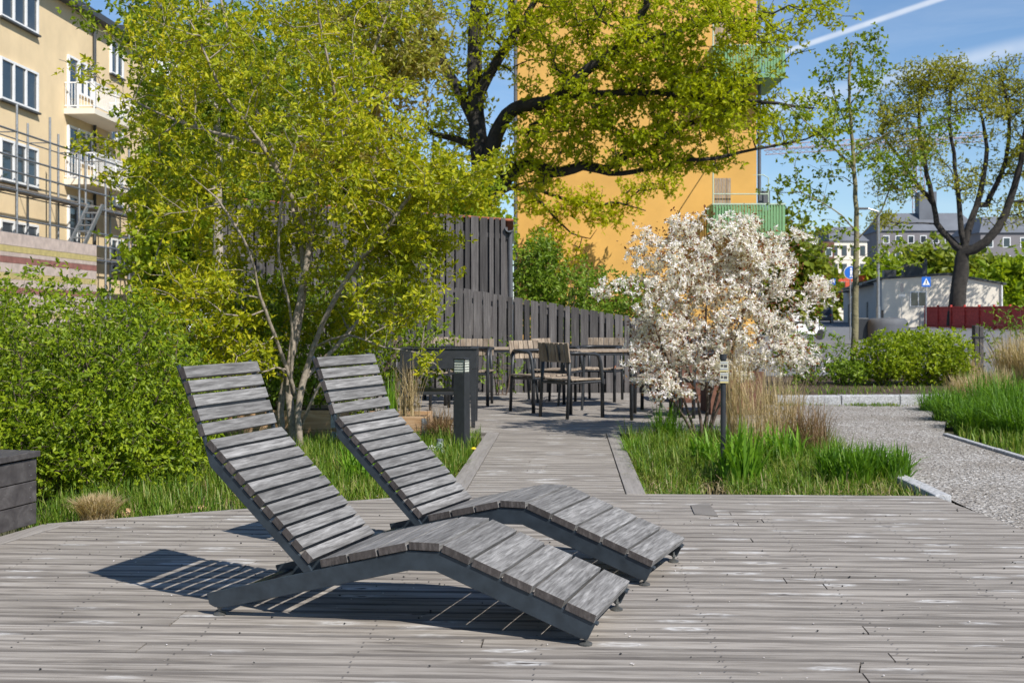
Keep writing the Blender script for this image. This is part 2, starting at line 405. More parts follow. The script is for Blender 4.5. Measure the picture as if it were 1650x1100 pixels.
def limb_mesh(name, pos, par, r, mat, parent, origin=(0,0,0), nmin=4, flare=0.0):
    n = len(pos); ch = [[] for _ in range(n)]
    for i in range(n):
        if par[i] >= 0: ch[par[i]].append(i)
    V, I, SZ = [], [], []; nv = 0
    stack = [(i, -1) for i in range(n) if par[i] < 0]
    org = np.array(origin)
    while stack:
        i, pr = stack.pop(); chain = ([pr] if pr >= 0 else [])+[i]
        while ch[chain[-1]]:
            c = sorted(ch[chain[-1]], key=lambda q: -r[q])
            for o in c[1:]: stack.append((o, chain[-1]))
            chain.append(c[0])
        P = pos[chain]; rr = r[chain].copy()
        if pr >= 0: rr[0] = min(rr[0], rr[1]*1.25)
        if len(P) < 2: continue
        k = 12 if rr.max() > .1 else (8 if rr.max() > .02 else (5 if rr.max() > .006 else nmin))
        T = np.gradient(P, axis=0); T = unit(T)
        ref = np.array([.13, .21, .97]) if abs(T[0][2]) < .9 else np.array([1., .1, 0])
        X = unit(np.cross(ref, T)); 
        for q in range(1, len(P)):
            x = X[q-1]-T[q]*np.dot(X[q-1], T[q]); X[q] = x/max(1e-9, np.linalg.norm(x))
        Y = np.cross(T, X)
        a = np.arange(k)*2*PI/k
        ring = P[:, None]+(X[:, None]*np.cos(a)[None, :, None]+Y[:, None]*np.sin(a)[None, :, None])*rr[:, None, None]
        if rr.max() > .1:
            lum = 1+.10*np.sin(a*3+P[:, 2:3]*1.3)+.07*np.sin(a*5-P[:, 2:3]*2.1)
            ring = P[:, None]+(ring-P[:, None])*lum[:, :, None]
        V.append((ring-org).reshape(-1, 3))
        b = nv+np.arange(len(P)-1)[:, None]*k; kk = np.arange(k)[None]
        q4 = np.stack([b+kk, b+(kk+1) % k, b+(kk+1) % k+k, b+kk+k], -1).reshape(-1)
        I.append(q4); SZ.append(np.full((len(P)-1)*k, 4)); nv += len(P)*k
    return raw_mesh(name, np.concatenate(V), np.concatenate(I), np.concatenate(SZ), mat, parent, smooth=True)
def cluster(pts, per, sig, tuft=1):
    if tuft > 1: return np.repeat(cluster(pts, max(1, round(per/tuft)), sig), tuft, axis=0)
    n = len(pts); return np.repeat(pts, per, axis=0)+rng.normal(size=(n*per, 3))*np.array(sig)
def tree(name, label, cat, seeds, lobes, natt, per, sig, lsize, leaf, bark, step=.15, rtip=.0015, kpl=.25, wob=.08, group=None, aspect=.5, up=.4, names=('trunk', 'crown'), keep=None, extra_up=0.0, tuft=4):
    att = sample_lobes(lobes, natt)
    if keep is not None: att = att[keep(att)]
    base = tuple(seeds[0][0][0])
    pos, par, r, tips = grow(seeds, att, step, kpl, rtip, wob, up=extra_up)
    root = empty(name, base, 0, label, cat, group)
    limb_mesh(names[0], pos, par, r, bark, root, base)
    # leaves cluster at tips and also along the last twigs
    tp = pos[tips]; pr = pos[np.maximum(0, par[par[tips]])]
    sites = np.concatenate([tp, (tp+pr)/2, tp]) if per > 3 else tp
    C_ = cluster(sites, max(tuft, int(per/3)), sig, tuft)
    leaf_mesh(names[1], C_, lsize, leaf, root, aspect=aspect, up=up, origin=base)
    return root, pos, tips
# ------------------------------------------------------------------ ground sheets
def sheet(name, pts, z, mat):
    mb = MB(); mb.add([(p[0], p[1], z) for p in pts], [tuple(range(len(pts)))]); o = mb.build(name, mat); o['kind'] = 'structure'; return o
def terrain():
    ys = [-12, 0, 20, 22.0, 45, 60, 80, 100, 125, 150, 3000]; xs = [-3000, -60, -20, 0, 20, 60, 3000]
    v = [(x, y, gz(y)-.12 if y <= 22 else gz(y)-.13) for y in ys for x in xs]; nx = len(xs)
    f = [(j*nx+i, j*nx+i+1, (j+1)*nx+i+1, (j+1)*nx+i) for j in range(len(ys)-1) for i in range(nx-1)]
    mb = MB(); mb.add(v, f); o = mb.build('ground', M['earth']); o['kind'] = 'structure'
terrain()
def road():
    ys = [22.6, 45, 60, 80, 100, 125, 150, 400]
    v = []; 
    for y in ys: v += [(-2 if y < 30 else -20, y, gz(y)), (160, y, gz(y))]
    mb = MB(); mb.add(v, [(2*i, 2*i+1, 2*i+3, 2*i+2) for i in range(len(ys)-1)])
    o = mb.build('road', M['asphalt']); o['kind'] = 'structure'
road()
# gravel path with a mounded, stony surface
GP = [R(2.5, 3.0), R(9, 3.0), R(9, 8.6), R(3.78, 9.6), R(3.76, 12.3), R(4.3, 14.0), R(5.3, 16.6), R(3.5, 16.6), R(2.5, 16.6)]
sheet('gravel_path', GP, -.035, M['gravel'])
n = 9000
yy = 4.5+12*rng.uniform(0, 1, n)**1.6; xx = rng.uniform(2.56, 5.2, n); ok = (xx < 3.74+np.maximum(0, yy-12.3)*.36) & (xx < np.where(yy < 9.5, 5.2, 9)) & (yy < 16.5)
xx, yy = xx[ok], yy[ok]; n = len(xx)
Pc = np.stack([xx*ER[0]+yy*EF[0], xx*ER[1]+yy*EF[1], np.full(n, -.031)], 1)
octv = np.array([(1,0,0),(0,1,0),(-1,0,0),(0,-1,0),(0,0,.7),(0,0,-.7)]); octf = np.array([(0,1,4),(1,2,4),(2,3,4),(3,0,4),(1,0,5),(2,1,5),(3,2,5),(0,3,5)])
sc = rng.uniform(.003, .009, (n, 1, 1))*rng.uniform(.6, 1.4, (n, 1, 3)); an = rng.uniform(0, 2*PI, n); ca, sa = np.cos(an), np.sin(an)
Vp = octv[None]*sc; Vp = np.stack([Vp[..., 0]*ca[:, None]-Vp[..., 1]*sa[:, None], Vp[..., 0]*sa[:, None]+Vp[..., 1]*ca[:, None], Vp[..., 2]], -1)+Pc[:, None]
m, nt, b, out = new_mat('pebble_stone'); nt.links.new(ramp(nt, island(nt), [(0, (.14, .12, .10)), (.5, (.31, .285, .255)), (.85, (.48, .455, .42)), (1, (.68, .66, .63))]), b.inputs['Base Color']); b.inputs['Roughness'].default_value = .9; M['pebble'] = m
o = raw_mesh('gravel_stones', Vp.reshape(-1, 3), (octf[None]+(np.arange(n)*6)[:, None, None]).ravel(), np.full(n*8, 3), M['pebble'])
tag(o, 'loose grey stones scattered over the gravel path', 'gravel', kind='stuff')
# kerbs
def stones(name, p0, p1, w, h, z0, L, mat, label, cat='kerb', gap=.008):
    mb = MB(); a = Vector(p0); b = Vector(p1); d = (b-a); tot = d.length; d.normalize(); s = Vector((-d.y, d.x, 0)); t = 0
    while t < tot-.05:
        l = min(L*random.uniform(.8, 1.2), tot-t); q0 = a+d*t; q1 = a+d*(t+l-gap); dz = random.uniform(-.006, .006); ds = random.uniform(-.006, .006)
        pts = [q0+s*ds, q1+s*ds, q1+s*(w+ds), q0+s*(w+ds)]
        mb.hull8([(p.x, p.y, z0) for p in pts]+[(p.x, p.y, z0+h+dz) for p in pts]); t += l
    o = mb.build(name, mat, bevel=.012); tag(o, label, cat); return o
stones('granite_kerb', W(1250, 640, 16.75), (7.3, 16.95, 0), .24, .165, -.10, 1.0, M['granite'], 'pale granite kerb stones running between the gravel path and the bark bed')
stones('granite_edging', R(2.5, 7.99), R(2.46, 16.4), .11, .10, -.10, .9, M['granite'], 'flat granite edging stones between the green grass bed and the gravel')
stones('steel_edging', R(3.86, 9.55), R(3.84, 12.4), .06, .09, -.10, 1.4, M['granite'], 'thin stone edging of the long grass bed on the far side of the gravel', 'edging')
sheet('planting_bed', [W(1230, 635, 16.97)[:2], (7.6, 17.2), (9.5, 22.5), (-1, 22.5), R(2.9, 18.6)[:2]], .06, M['soil'])

# ------------------------------------------------------------------ deck
def deck_rows(name, y0, y1, xl, xr, pitch=.12, gap=.009, zt=0.0, segs=(3.2, 4.8), mat='deck', drift=.0015, ang=True):
    mb = MB(); y = y0
    while y < y1-.03:
        a, b = y+gap/2, min(y+pitch-gap/2, y1)
        L0, L1, R0, R1 = xl(a), xl(b), xr(a), xr(b)
        cuts = []; x = random.choice((-2.9, -1.5, -.2, .95, 2.2))+random.uniform(-.008, .008)
        if x < L0+.3: x += 2.6
        while x < R0-.5: cuts.append(x); x += random.choice((2.6, 3.9))
        e = [(L0, L1)]+[(c, c+(.03 if random.random() < .35 else .002)) for c in cuts]+[(R0, R1)]
        for k in range(len(e)-1):
            g = .003; dz = random.uniform(-drift, drift); tl = random.uniform(-.0012, .0012)
            q = [(e[k][0]+g, a), (e[k+1][0]-g, a), (e[k+1][1]-g, b), (e[k][1]+g, b)]
            c = .005  # eased long edges
            bot = [R(px, py, zt-.028) for px, py in q]; mid = [R(px, py, zt-c+dz) for px, py in q]
            top = [R(q[0][0], a+c, zt+dz-tl), R(q[1][0], a+c, zt+dz-tl), R(q[2][0], b-c, zt+dz+tl), R(q[3][0], b-c, zt+dz+tl)]
            v = bot+mid+top
            mb.add(v, [(0,1,5,4), (1,2,6,5), (2,3,7,6), (3,0,4,7), (4,5,9,8), (5,6,10,9), (6,7,11,10), (7,4,8,11), (8,9,10,11), (3,2,1,0)])
        y += pitch
    o = mb.build(name, M[mat]); o['kind'] = 'structure'; return o
def diag(y): return -2.95+(y-6.6)*(2.18/1.27)
deck_rows('deck', 3.29, 7.97, lambda y: -2.79-(6.6-y)*.165 if y < 6.68 else min(diag(y)+.02, -.8), lambda y: 2.37+(7.97-y)*.085)
deck_rows('walkway', 7.97, 12.05, lambda y: -.678, lambda y: .378, segs=(3, 5))
deck_rows('terrace_deck', 12.05, 18.5, lambda y: -3.2, lambda y: 2.44, segs=(3, 4))
def plank(name, p, q, w, z0=-.03, zt=.006, mat='kerbboard', label=None):
    a = Vector(p); b = Vector(q); d = (b-a).normalized(); s = Vector((-d.y, d.x, 0))*w
    mb = MB(); pts = [a, b, b+s, a+s]; mb.hull8([(u.x, u.y, z0) for u in pts]+[(u.x, u.y, zt) for u in pts])
    o = mb.build(name, M[mat], bevel=.003); o['kind'] = 'structure'; return o
plank('walkway_edge_board', R(-.682, 7.93), R(-.682, 12.045), .125)
plank('walkway_edge_board', R(.507, 7.93), R(.507, 12.045), .125)
plank('deck_edge_board', R(-2.925, 6.62), R(-2.925-.165*2.2, 4.4), .125, zt=.004)
mb = MB()
for (p, q, zb, zt) in [((.39, 7.975), (2.4, 7.99), -.12, -.03), ((-4, 12.02), (-.81, 12.04), -.11, -.03), ((.51, 12.02), (2.4, 12.04), -.11, -.03)]:
    a, b = R(p[0], p[1]), R(q[0], q[1]); w = Vector(R(0, .02))
    pts = [Vector(a), Vector(b), Vector(b)+w, Vector(a)+w]; mb.hull8([(u.x, u.y, zb) for u in pts]+[(u.x, u.y, zt) for u in pts])
a, b = R(-3.2, diag(0)*0+6.46), R(-.78, 7.87)
o = mb.build('deck_skirt', M['kerbboard']); o['kind'] = 'structure'
# screw heads in pairs over the joists
V_, F_, S_ = [], [], []; k = 0
for j in range(39):
    for xj in np.arange(-3.2, 2.6, .62):
        for yo in (.028, .092):
            yy_ = 3.29+j*.12+yo; xx_ = xj+random.uniform(-.012, .012)
            if yy_ > 6.6 and xx_ < diag(yy_)+.1: continue
            if xx_ > 2.35 or xx_ < -2.7: continue
            cx_, cy_, _ = R(xx_, yy_); 
            for q in range(6): V_.append((cx_+.0042*math.cos(q*PI/3), cy_+.0042*math.sin(q*PI/3), .0032))
            F_ += [k+q for q in range(6)]; S_.append(6); k += 6
o = raw_mesh('screw_heads', V_, F_, S_, M['boxwood'], bpy.data.objects['deck']); o['kind'] = 'stuff'
# trim board along the diagonal edge, one piece laid beside the board ends
a = Vector(R(-2.90, 6.62)); b = Vector(R(-.80, 7.855)); d = (b-a).normalized(); s = Vector((-d.y, d.x, 0))*.03
mb = MB(); pts = [a, b, b+s, a+s]; mb.hull8([(u.x, u.y, -.12) for u in pts]+[(u.x, u.y, .003) for u in pts]); o = mb.build('deck_edge_board', M['kerbboard']); o['kind'] = 'structure'
# repair hatch board in the deck
c = [G(1113, 815), G(1142, 811), G(1157, 832), G(1119, 829)]
mb = MB(); mb.hull8([(p[0], p[1], -.01) for p in c][::-1]+[(p[0], p[1], .007) for p in c][::-1]); M['patch'] = wood('patch_board_wood', (.13, .115, .10), (.20, .18, .16), (.27, .25, .225), grain=(4, 60, 60), var=.05); o = mb.build('deck_patch_board', M['patch']); tag(o, 'darker small board patch let into the pale deck beyond the front lounger', 'board')

# dark wooden box seat at the left edge
bx = empty('box_bench', G(59, 846), 0, 'dark stained wooden box bench at the left edge of the deck', 'bench')
ux = Vector((-.98, .2, 0)).normalized(); uy = Vector((-.21, -.98, 0)).normalized(); ux = Vector((-uy.y, uy.x, 0)); ux = -ux if ux.x > 0 else ux
def bl(x, y, z): v = ux*x+uy*y; return (v.x, v.y, z)
mb = MB()
for k in range(3):
    z0, z1 = .012+k*.122, .012+k*.122+.116
    for (a, b, c, d) in [((0, 0), (0, 2.6), (.028, 2.6), (.028, 0)), ((.03, 0), (1.8, 0), (1.8, .028), (.03, .028))]:
        q = [a, b, c, d]; mb.hull8([bl(x, y, z0) for x, y in q]+[bl(x, y, z1) for x, y in q])
mb.build('side_planks', M['boxwood'], bx, bevel=.003)
mb = MB()
for k in range(12):
    q = [(-.015+k*.15, -.015), (-.015+k*.15+.144, -.015), (-.015+k*.15+.144, 2.6), (-.015+k*.15, 2.6)]; mb.hull8([bl(x, y, .382) for x, y in q]+[bl(x, y, .415) for x, y in q])
mb.build('top_board', M['boxwood'], bx, bevel=.003)
mb = MB()
for k in range(3):
    for y in (.06, 1.0, 1.94):
        for dz in (.03, .085): MB().box(bl(-.0005, y+random.uniform(-.01, .01), .012+k*.122+dz), (.005, .005, .005)).build('screw_head', M['galv'], bx)

# ------------------------------------------------------------------ loungers (side profile x = along, z = up, y = across)
M['footsteel'] = plain('dull_steel', (.16, .16, .15), .45, .6, 20, .3)
def make_lounger(label):
    root = empty('sun_lounger', (0, 0, 0), 0, label, 'sun lounger', 'slatted sun loungers on the deck')
    seat_prof = [(-.046, .085), (-.034, .044), (-.01, .034), (.03, .034), (.80, .226), (.905, .229), (1.445, .026), (1.475, .024), (1.500, .075), (1.512, .082), (.921, .301), (.795, .298), (.428, .206)]
    back_prof = [(-.182, .965), (-.060, .672), (-.032, .580), (.335, .226), (.37, .190), (.405, .200), (.392, .219), (-.047, .657), (-.052, .69), (-.168, .972)]
    T = .012
    for y in (0.0, .558):
        mb = MB(); mb.prism([(x, y, z) for x, z in seat_prof], (0, 0, 0), (0, T, 0)); fr = mb.build('side_rail', M['steel'], root, bevel=.002)
        yi = y+T if y == 0 else y-.03   # inner flange the slats are screwed to
        mb = MB(); tp = [(.43, .2055), (.795, .297), (.921, .300), (1.507, .084)]
        for a, b in zip(tp[:-1], tp[1:]):
            mb.hull8([(a[0], yi, a[1]-.012), (b[0], yi, b[1]-.012), (b[0], yi+.03, b[1]-.012), (a[0], yi+.03, a[1]-.012), (a[0], yi, a[1]-.004), (b[0], yi, b[1]-.004), (b[0], yi+.03, b[1]-.004), (a[0], yi+.03, a[1]-.004)])
        mb.build('flange', M['steel'], fr)
        mb = MB(); mb.prism([(x, y+(.001 if y == 0 else -.001), z) for x, z in back_prof], (0, 0, 0), (0, T, 0)); mb.build('back_rail', M['steel'], root, bevel=.002)
    def slats(name, p, q, cnt, wfrac, thick, y0=-.006, y1=.576):
        d = Vector((q[0]-p[0], 0, q[1]-p[1])); L = d.length; d.normalize(); nn = Vector((d.z, 0, -d.x))  # into the frame
        if nn.z > 0: nn = -nn
        mb = MB(); pitch = L/cnt
        for k in range(cnt):
            a = Vector((p[0], 0, p[1]))+d*(pitch*k+pitch*(1-wfrac)/2); b = a+d*pitch*wfrac; j = random.uniform(-.002, .002); e = random.uniform(-.002, .002)
            v = [a, b, b+nn*thick, a+nn*thick]
            mb.hull8([(u.x, y0+e, u.z) for u in v][::-1]+[(u.x, y1+j, u.z) for u in v][::-1])
        ob = mb.build(name, M['slat'], root, bevel=.0016); ob.data.materials.append(M['endgrain'])
        for p_ in ob.data.polygons:
            if abs(p_.normal.y) > .9: p_.material_index = 1
        return ob
    slats('headrest', (-.146, .972), (-.044, .695), 5, .79, .026)
    slats('backrest', (-.030, .688), (.418, .243), 11, .80, .030)
    slats('seat', (.434, .244), (.792, .331), 3, .915, .030)
    slats('knee_slat', (.797, .3335), (.925, .334), 1, .94, .030)
    slats('leg_rest', (.932, .3315), (1.515, .111), 5, .905, .030)
    for (x, z) in ((.45, .165), (1.40, .075), (.02, .055)):
        MB().box((x, .285, z), (.03, .546, .04)).build('cross_bar', M['steel'], root, bevel=.002)
    mb = MB(); mb.box((-.098, .285, .80), (.008, .546, .03), mat=Matrix.Rotation(.38, 3, 'Y')); mb.build('cross_bar', M['steel'], root)
    for (x, y) in ((0.0, .022), (0.0, .548), (1.463, .022), (1.463, .548)):
        mb = MB(); mb.tube([(x, y, .010), (x, y, .05)], .0065, 8); mb.tube([(x, y, .0), (x, y, .006), (x, y, .0085), (x, y, .014)], [.024, .024, .02, .008], 16)
        mb.tube([(x, y, .026), (x, y, .034)], .011, 6); mb.build('foot', M['footsteel'], root)
    return root
lg = make_lounger('nearer weathered grey slatted sun lounger, in front of the other one')
A_ = G(349, 990); lg.location = (A_[0]+.006, A_[1]-.02, 0); lg.rotation_euler = (0, 0, math.radians(-17.03))
B2 = G(1034, 942); th = math.radians(-21.3)
lg2 = dup(lg, (B2[0]-1.463*math.cos(th)+.005, B2[1]-1.463*math.sin(th)-.02, 0), th, 'farther weathered grey slatted sun lounger, partly hidden behind the near one')

# ------------------------------------------------------------------ fences and shed
def board_fence(name, xa, xb, y, ztop, label, cat, zb=.0, widths=(.115, .07), gap=.028, wy=.022, gdir=R):
    root = empty(name, gdir((xa+xb)/2, y), 0, label, cat); o = root.location
    mf, mr = MB(), MB(); x = xa; k = 0
    while x < xb:
        w = (widths[0] if random.random() < .62 else widths[1])*random.uniform(.92, 1.08); w = min(w, xb-x)
        if w < .03: break
        dz = random.uniform(-.008, .008); dy = random.uniform(-.004, .004)
        q = [(x, y+dy), (x+w, y+dy), (x+w, y+wy+dy), (x, y+wy+dy)]
        zt = [ztop(x)+dz, ztop(x+w)+dz, ztop(x+w)+dz, ztop(x)+dz]
        mf.hull8([tuple(Vector(gdir(a, b, zb))-o) for a, b in q]+[tuple(Vector(gdir(q[i][0], q[i][1], zt[i]))-o) for i in range(4)])
        x += w+gap*random.uniform(.7, 1.3)
    bk = MB(); x = xa+.02
    while x < xb-.1:
        w = .10; q = [(x, y+.075), (x+w, y+.075), (x+w, y+.095), (x, y+.095)]
        bk.hull8([tuple(Vector(gdir(a, b, zb+.02))-o) for a, b in q]+[tuple(Vector(gdir(a, b, ztop(a)-.03))-o) for a, b in q]); x += w+.055
    for fz in (.18, .55, .9):
        q = [(xa, y+wy+.008), (xb, y+wy+.008), (xb, y+.07), (xa, y+.07)]
        mr.hull8([tuple(Vector(gdir(a, b, zb+(ztop(a)-zb)*fz-.04))-o) for a, b in q]+[tuple(Vector(gdir(a, b, zb+(ztop(a)-zb)*fz+.04))-o) for a, b in q])
    mf.build('front_boards', M['fencewood'], root, bevel=.002); bk.build('back_boards', M['fencewood'], root); mr.build('rail', M['fencewood'], root)
    return root
YF = 18.55
board_fence('wooden_fence', -5.2, 2.7, YF, lambda x: 1.16+(510-(475+(x*1950/18.5+90-635)*.171-0))*YF/F*1.0 if False else 1.48-(x+.95)*.168, 'low weathered grey board fence sloping down behind the cafe tables', 'fence', zb=-.06)
# shed wall: tall boards with a gutter, down pipe and tiled roof
YS = 19.6
xs0, xs1 = W(345, 0, YS)[0], W(818, 0, YS)[0]
def rr(x, y, z=0): return (x, y, z)
shed = board_fence('wooden_shed', xs0, xs1, YS, lambda x: 2.74+(xs1-x)*.075, 'tall dark grey board shed wall with tiled roof edge behind the low fence', 'shed', zb=-.06, gdir=rr)
o = shed.location
mb = MB()
q = [(xs0, YS+.10), (xs1, YS+.10), (xs1, YS+3.4), (xs0, YS+3.4)]
mb.hull8([tuple(Vector((a, b, -.06))-o) for a, b in q]+[tuple(Vector((a, b, 2.62+(xs1-a)*.075))-o) for a, b in q]); mb.build('wall', M['fencewood'], shed)
mb = MB(); nt_ = 26
for i in range(nt_):
    x0 = xs0-.1+i*(xs1-xs0+.2)/nt_; w = (xs1-xs0+.2)/nt_*.97; zz = 2.70+(xs1-x0)*.075
    mb.hull8([tuple(Vector(p)-o) for p in ((x0, YS+.02, zz+.01), (x0+w, YS+.02, zz), (x0+w, YS+3.6, zz+.0), (x0, YS+3.6, zz+.01), (x0, YS+.02, zz+.05), (x0+w, YS+.02, zz+.035), (x0+w, YS+3.6, zz+.30), (x0, YS+3.6, zz+.31))])
mb.build('roof', M['tile'], shed, bevel=.008)
gx = W(824, 0, YS)[0]
mb = MB(); pts = [(gx+.075*math.cos(a)-.03, 0, 2.60+.075*math.sin(a)) for a in np.linspace(PI, 2*PI, 9)]
prof = pts+[(p[0]*1+(gx-.03-p[0])*.08, 0, p[2]+.008) for p in pts[::-1]]
mb.prism([tuple(Vector(p)+Vector((0, YS-.05, 0))-o) for p in prof], (0, 0, 0), (0, 3.6, 0)); mb.build('gutter', M['galv'], shed)
mb = MB(); mb.tube([tuple(Vector(p)-o) for p in ((gx-.02, YS+.1, 2.56), (gx-.02, YS+.1, 2.3), (gx-.01, YS+.1, 1.2), (gx-.01, YS+.1, 0))], .042, 10); mb.build('down_pipe', M['plastic'], shed)

# ------------------------------------------------------------------ grill, bollard, info post, planters
gr = empty('charcoal_grill', W(706, 689, 12.64), 0, 'large black steel park grill behind the lamp bollard', 'grill'); o = gr.location
x0, x1, y0, y1 = -1.17, -.37, 12.62, 13.5
def bxs(mb, a, b): mb.box(((a[0]+b[0])/2-o[0], (a[1]+b[1])/2-o[1], (a[2]+b[2])/2-o[2]), (abs(b[0]-a[0]), abs(b[1]-a[1]), abs(b[2]-a[2]))); return mb
mb = MB(); bxs(mb, (x0, y0, .615), (x1, y0+.012, .82)); bxs(mb, (x0, y1-.012, .615), (x1, y1, .82)); bxs(mb, (x0, y0+.014, .615), (x0+.012, y1-.014, .82)); bxs(mb, (x1-.012, y0+.014, .615), (x1, y1-.014, .82)); bxs(mb, (x0+.014, y0+.014, .62), (x1-.014, y1-.014, .63)); mb.build('fire_box', M['black'], gr, bevel=.004)
mb = MB()
bxs(mb, (x0-.015, y0-.015, .822), (x1+.015, y0+.07, .832)); bxs(mb, (x0-.015, y1-.07, .822), (x1+.015, y1+.015, .832)); bxs(mb, (x0-.015, y0+.072, .822), (x0+.07, y1-.072, .832)); bxs(mb, (x1-.07, y0+.072, .822), (x1+.015, y1-.072, .832)); mb.build('rim', M['black'], gr, bevel=.002)
mb = MB()
for k in range(24): bxs(mb, (x0+.075+k*.0275, y0+.072, .815), (x0+.083+k*.0275, y1-.072, .821))
mb.build('grate', M['black'], gr)
for (lx, ly) in ((x0, y0), (x1-.075, y0), (x0, y1-.05), (x1-.075, y1-.05)):
    mb = MB(); mb.hull8([tuple(Vector(p)-o) for p in ((lx+.02, ly+.005, 0), (lx+.06, ly+.005, 0), (lx+.06, ly+.045, 0), (lx+.02, ly+.045, 0), (lx+.002, ly+.002, .612), (lx+.073, ly+.002, .612), (lx+.073, ly+.048, .612), (lx+.002, ly+.048, .612))]); mb.build('leg', M['black'], gr, bevel=.002)
mb = MB(); bxs(mb, (x0+.06, y0+.05, .34), (x1-.06, y1-.05, .37)); mb.build('shelf', M['black'], gr, bevel=.003)
for k in range(5): bxs(MB(), (x1+.0005, y0+.12+k*.12, .74), (x1+.003, y0+.17+k*.12, .755)).build('vent_slot', M['tyre'], gr)

gb = G(744, 727, -.08); bo = empty('lamp_bollard', gb, 0, 'square black garden lamp bollard with louvred head beside the walkway', 'bollard')
rz = math.radians(-24); hw = .116
MB().box((0, 0, .36), (hw, hw, .72), rz).build('post', M['black'], bo, bevel=.004)
mb = MB()
for k in range(5): mb.box((0, 0, .733+k*.0235), (hw*.96, hw*.96, .004), rz)
mb.build('louvre', M['black'], bo)
MB().box((0, 0, .785), (hw*.88, hw*.88, .118), rz).build('lens', plain('frosted_lens', (.62, .64, .55), .35, 0, 9, .1, 0), bo)
MB().box((0, 0, .852), (hw*1.06, hw*1.06, .016), rz).build('cap', M['black'], bo, bevel=.003)
mb = MB(); 
for sx in (-1, 1):
    for sy in (-1, 1):
        v = Matrix.Rotation(rz, 3, 'Z') @ Vector((sx*hw*.46, sy*hw*.46, .785)); MB().box(v, (.008, .008, .128), rz).build('corner_post', M['black'], bo)

gi = G(1165, 778, -.06); ip = empty('plant_label_post', gi, 0, 'slim black post carrying two small picture plates in the grass bed', 'post')
MB().tube([(0, 0, 0), (.002, 0, .905)], .0195, 14).build('pole', M['black'], ip, smooth=False)
MB().tube([(.002, 0, .905), (.002, 0, .945)], .026, 14).build('cap', M['black'], ip)
for zc in (.855, .772):
    pl = MB().box((.004, -.024, zc), (.062, .005, .076)).build('plate', M['signplate'], ip, bevel=.001)
    mb = MB(); mb.box((-.012, -.0275, zc+.006), (.017, .002, .018)); mb.box((.014, -.0275, zc+.004), (.024, .002, .02)); mb.build('picture', M['platedark'], pl)
    MB().box((.004, -.0275, zc-.018), (.054, .002, .012)).build('caption_strip', M['plategrey'], pl)
    MB().box((.004, -.0275, zc-.032), (.060, .002, .009)).build('yellow_stripe', M['yellow'], pl)
    MB().box((.004, -.0275, zc+.028), (.050, .002, .009)).build('title_strip', M['plategrey'], pl)

def collar_box(x0, x1, y0, y1, zt, zb, label, hinges):
    root = empty('planter_box', ((x0+x1)/2, y0, zb), 0, label, 'planter'); o = root.location
    mb = MB(); nb = max(1, round((zt-zb)/.195)); hh = (zt-zb)/nb
    for k in range(nb):
        za, zc = zb+k*hh+.002, zb+(k+1)*hh-.003
        for a, b in (((x0, y0), (x1, y0+.022)), ((x0, y1-.022), (x1, y1)), ((x0, y0+.024), (x0+.022, y1-.024)), ((x1-.022, y0+.024), (x1, y1-.024))):
            mb.box(((a[0]+b[0])/2-o[0], (a[1]+b[1])/2-o[1], (za+zc)/2-o[2]), (b[0]-a[0], b[1]-a[1], zc-za))
    mb.build('side_boards', M['collar'], root, bevel=.003)
    MB().box(((x0+x1)/2-o[0], (y0+y1)/2-o[1], zt-.05-o[2]), (x1-x0-.05, y1-y0-.05, .02)).build('soil', M['soil'], root)
    mb = MB()
    for xx in hinges:
        for k in range(nb):
            zc = zb+(k+.5)*hh
            mb.box((xx-o[0], y0-.004-o[1], zc-o[2]), (.055, .004, hh*.8)); mb.tube([(xx+.03-o[0], y0-.008-o[1], zc-hh*.42-o[2]), (xx+.03-o[0], y0-.008-o[1], zc+hh*.42-o[2])], .008, 8)
            mb.box((x1+.003-o[0], y0+.04-o[1], zc-o[2]), (.004, .06, hh*.8))
    mb.build('hinge', M['galv'], root)
    return root
collar_box(-2.75, -1.66, 11.6, 12.35, .265, -.11, 'larger honey coloured wooden collar planter behind the tree stems', [-1.71])
collar_box(-1.50, -.84, 12.1, 12.8, .165, -.05, 'small wooden collar planter with dry grass beside the grill', [-.875])
# small glass lantern and white stone in the weeds
gj = G(709, 738, -.08); j = empty('glass_jar', gj, 0, 'small clear glass jar standing in weeds by the lamp bollard', 'jar')
gm, nt, b, out = new_mat('clear_glass'); b.inputs['Transmission Weight'].default_value = .85; b.inputs['Roughness'].default_value = .08; b.inputs['Base Color'].default_value = (.8, .9, .9, 1); M['clear'] = gm
MB().tube([(0, 0, 0), (0, 0, .01), (0, 0, .10), (0, 0, .13), (0, 0, .15)], [.035, .04, .04, .03, .026], 16).build('jar_body', M['clear'], j, smooth=True)
MB().tube([(0, 0, .15), (0, 0, .17)], .029, 14).build('lid', M['galv'], j)
def rock(name, loc, s, mat, label):
    mb = MB(); v = []; fs = []
    nr, ns = 6, 9
    for i in range(nr+1):
        for k in range(ns):
            a = PI*i/nr; t = 2*PI*k/ns; q = 1+random.uniform(-.16, .16)
            v.append((s[0]*q*math.sin(a)*math.cos(t), s[1]*q*math.sin(a)*math.sin(t), s[2]*q*math.cos(a)))
    for i in range(nr):
        for k in range(ns): fs.append((i*ns+k, (i+1)*ns+k, (i+1)*ns+(k+1) % ns, i*ns+(k+1) % ns))
    mb.add(v, fs); o = mb.build(name, mat, smooth=True); o.location = loc; tag(o, label, 'stone'); return o
rock('stone', G(697, 728, -.05), (.09, .07, .055), M['white'], 'chalk white stone lying beside the glass jar')
rock('stone', G(205, 827, -.05), (.06, .05, .03), M['collar'], 'small sandy stone in the grass right of the clipped dry tuft')
rock('stone', G(318, 822, -.05), (.06, .05, .035), M['collar'], 'small sandy stone at the deck edge behind the near lounger')

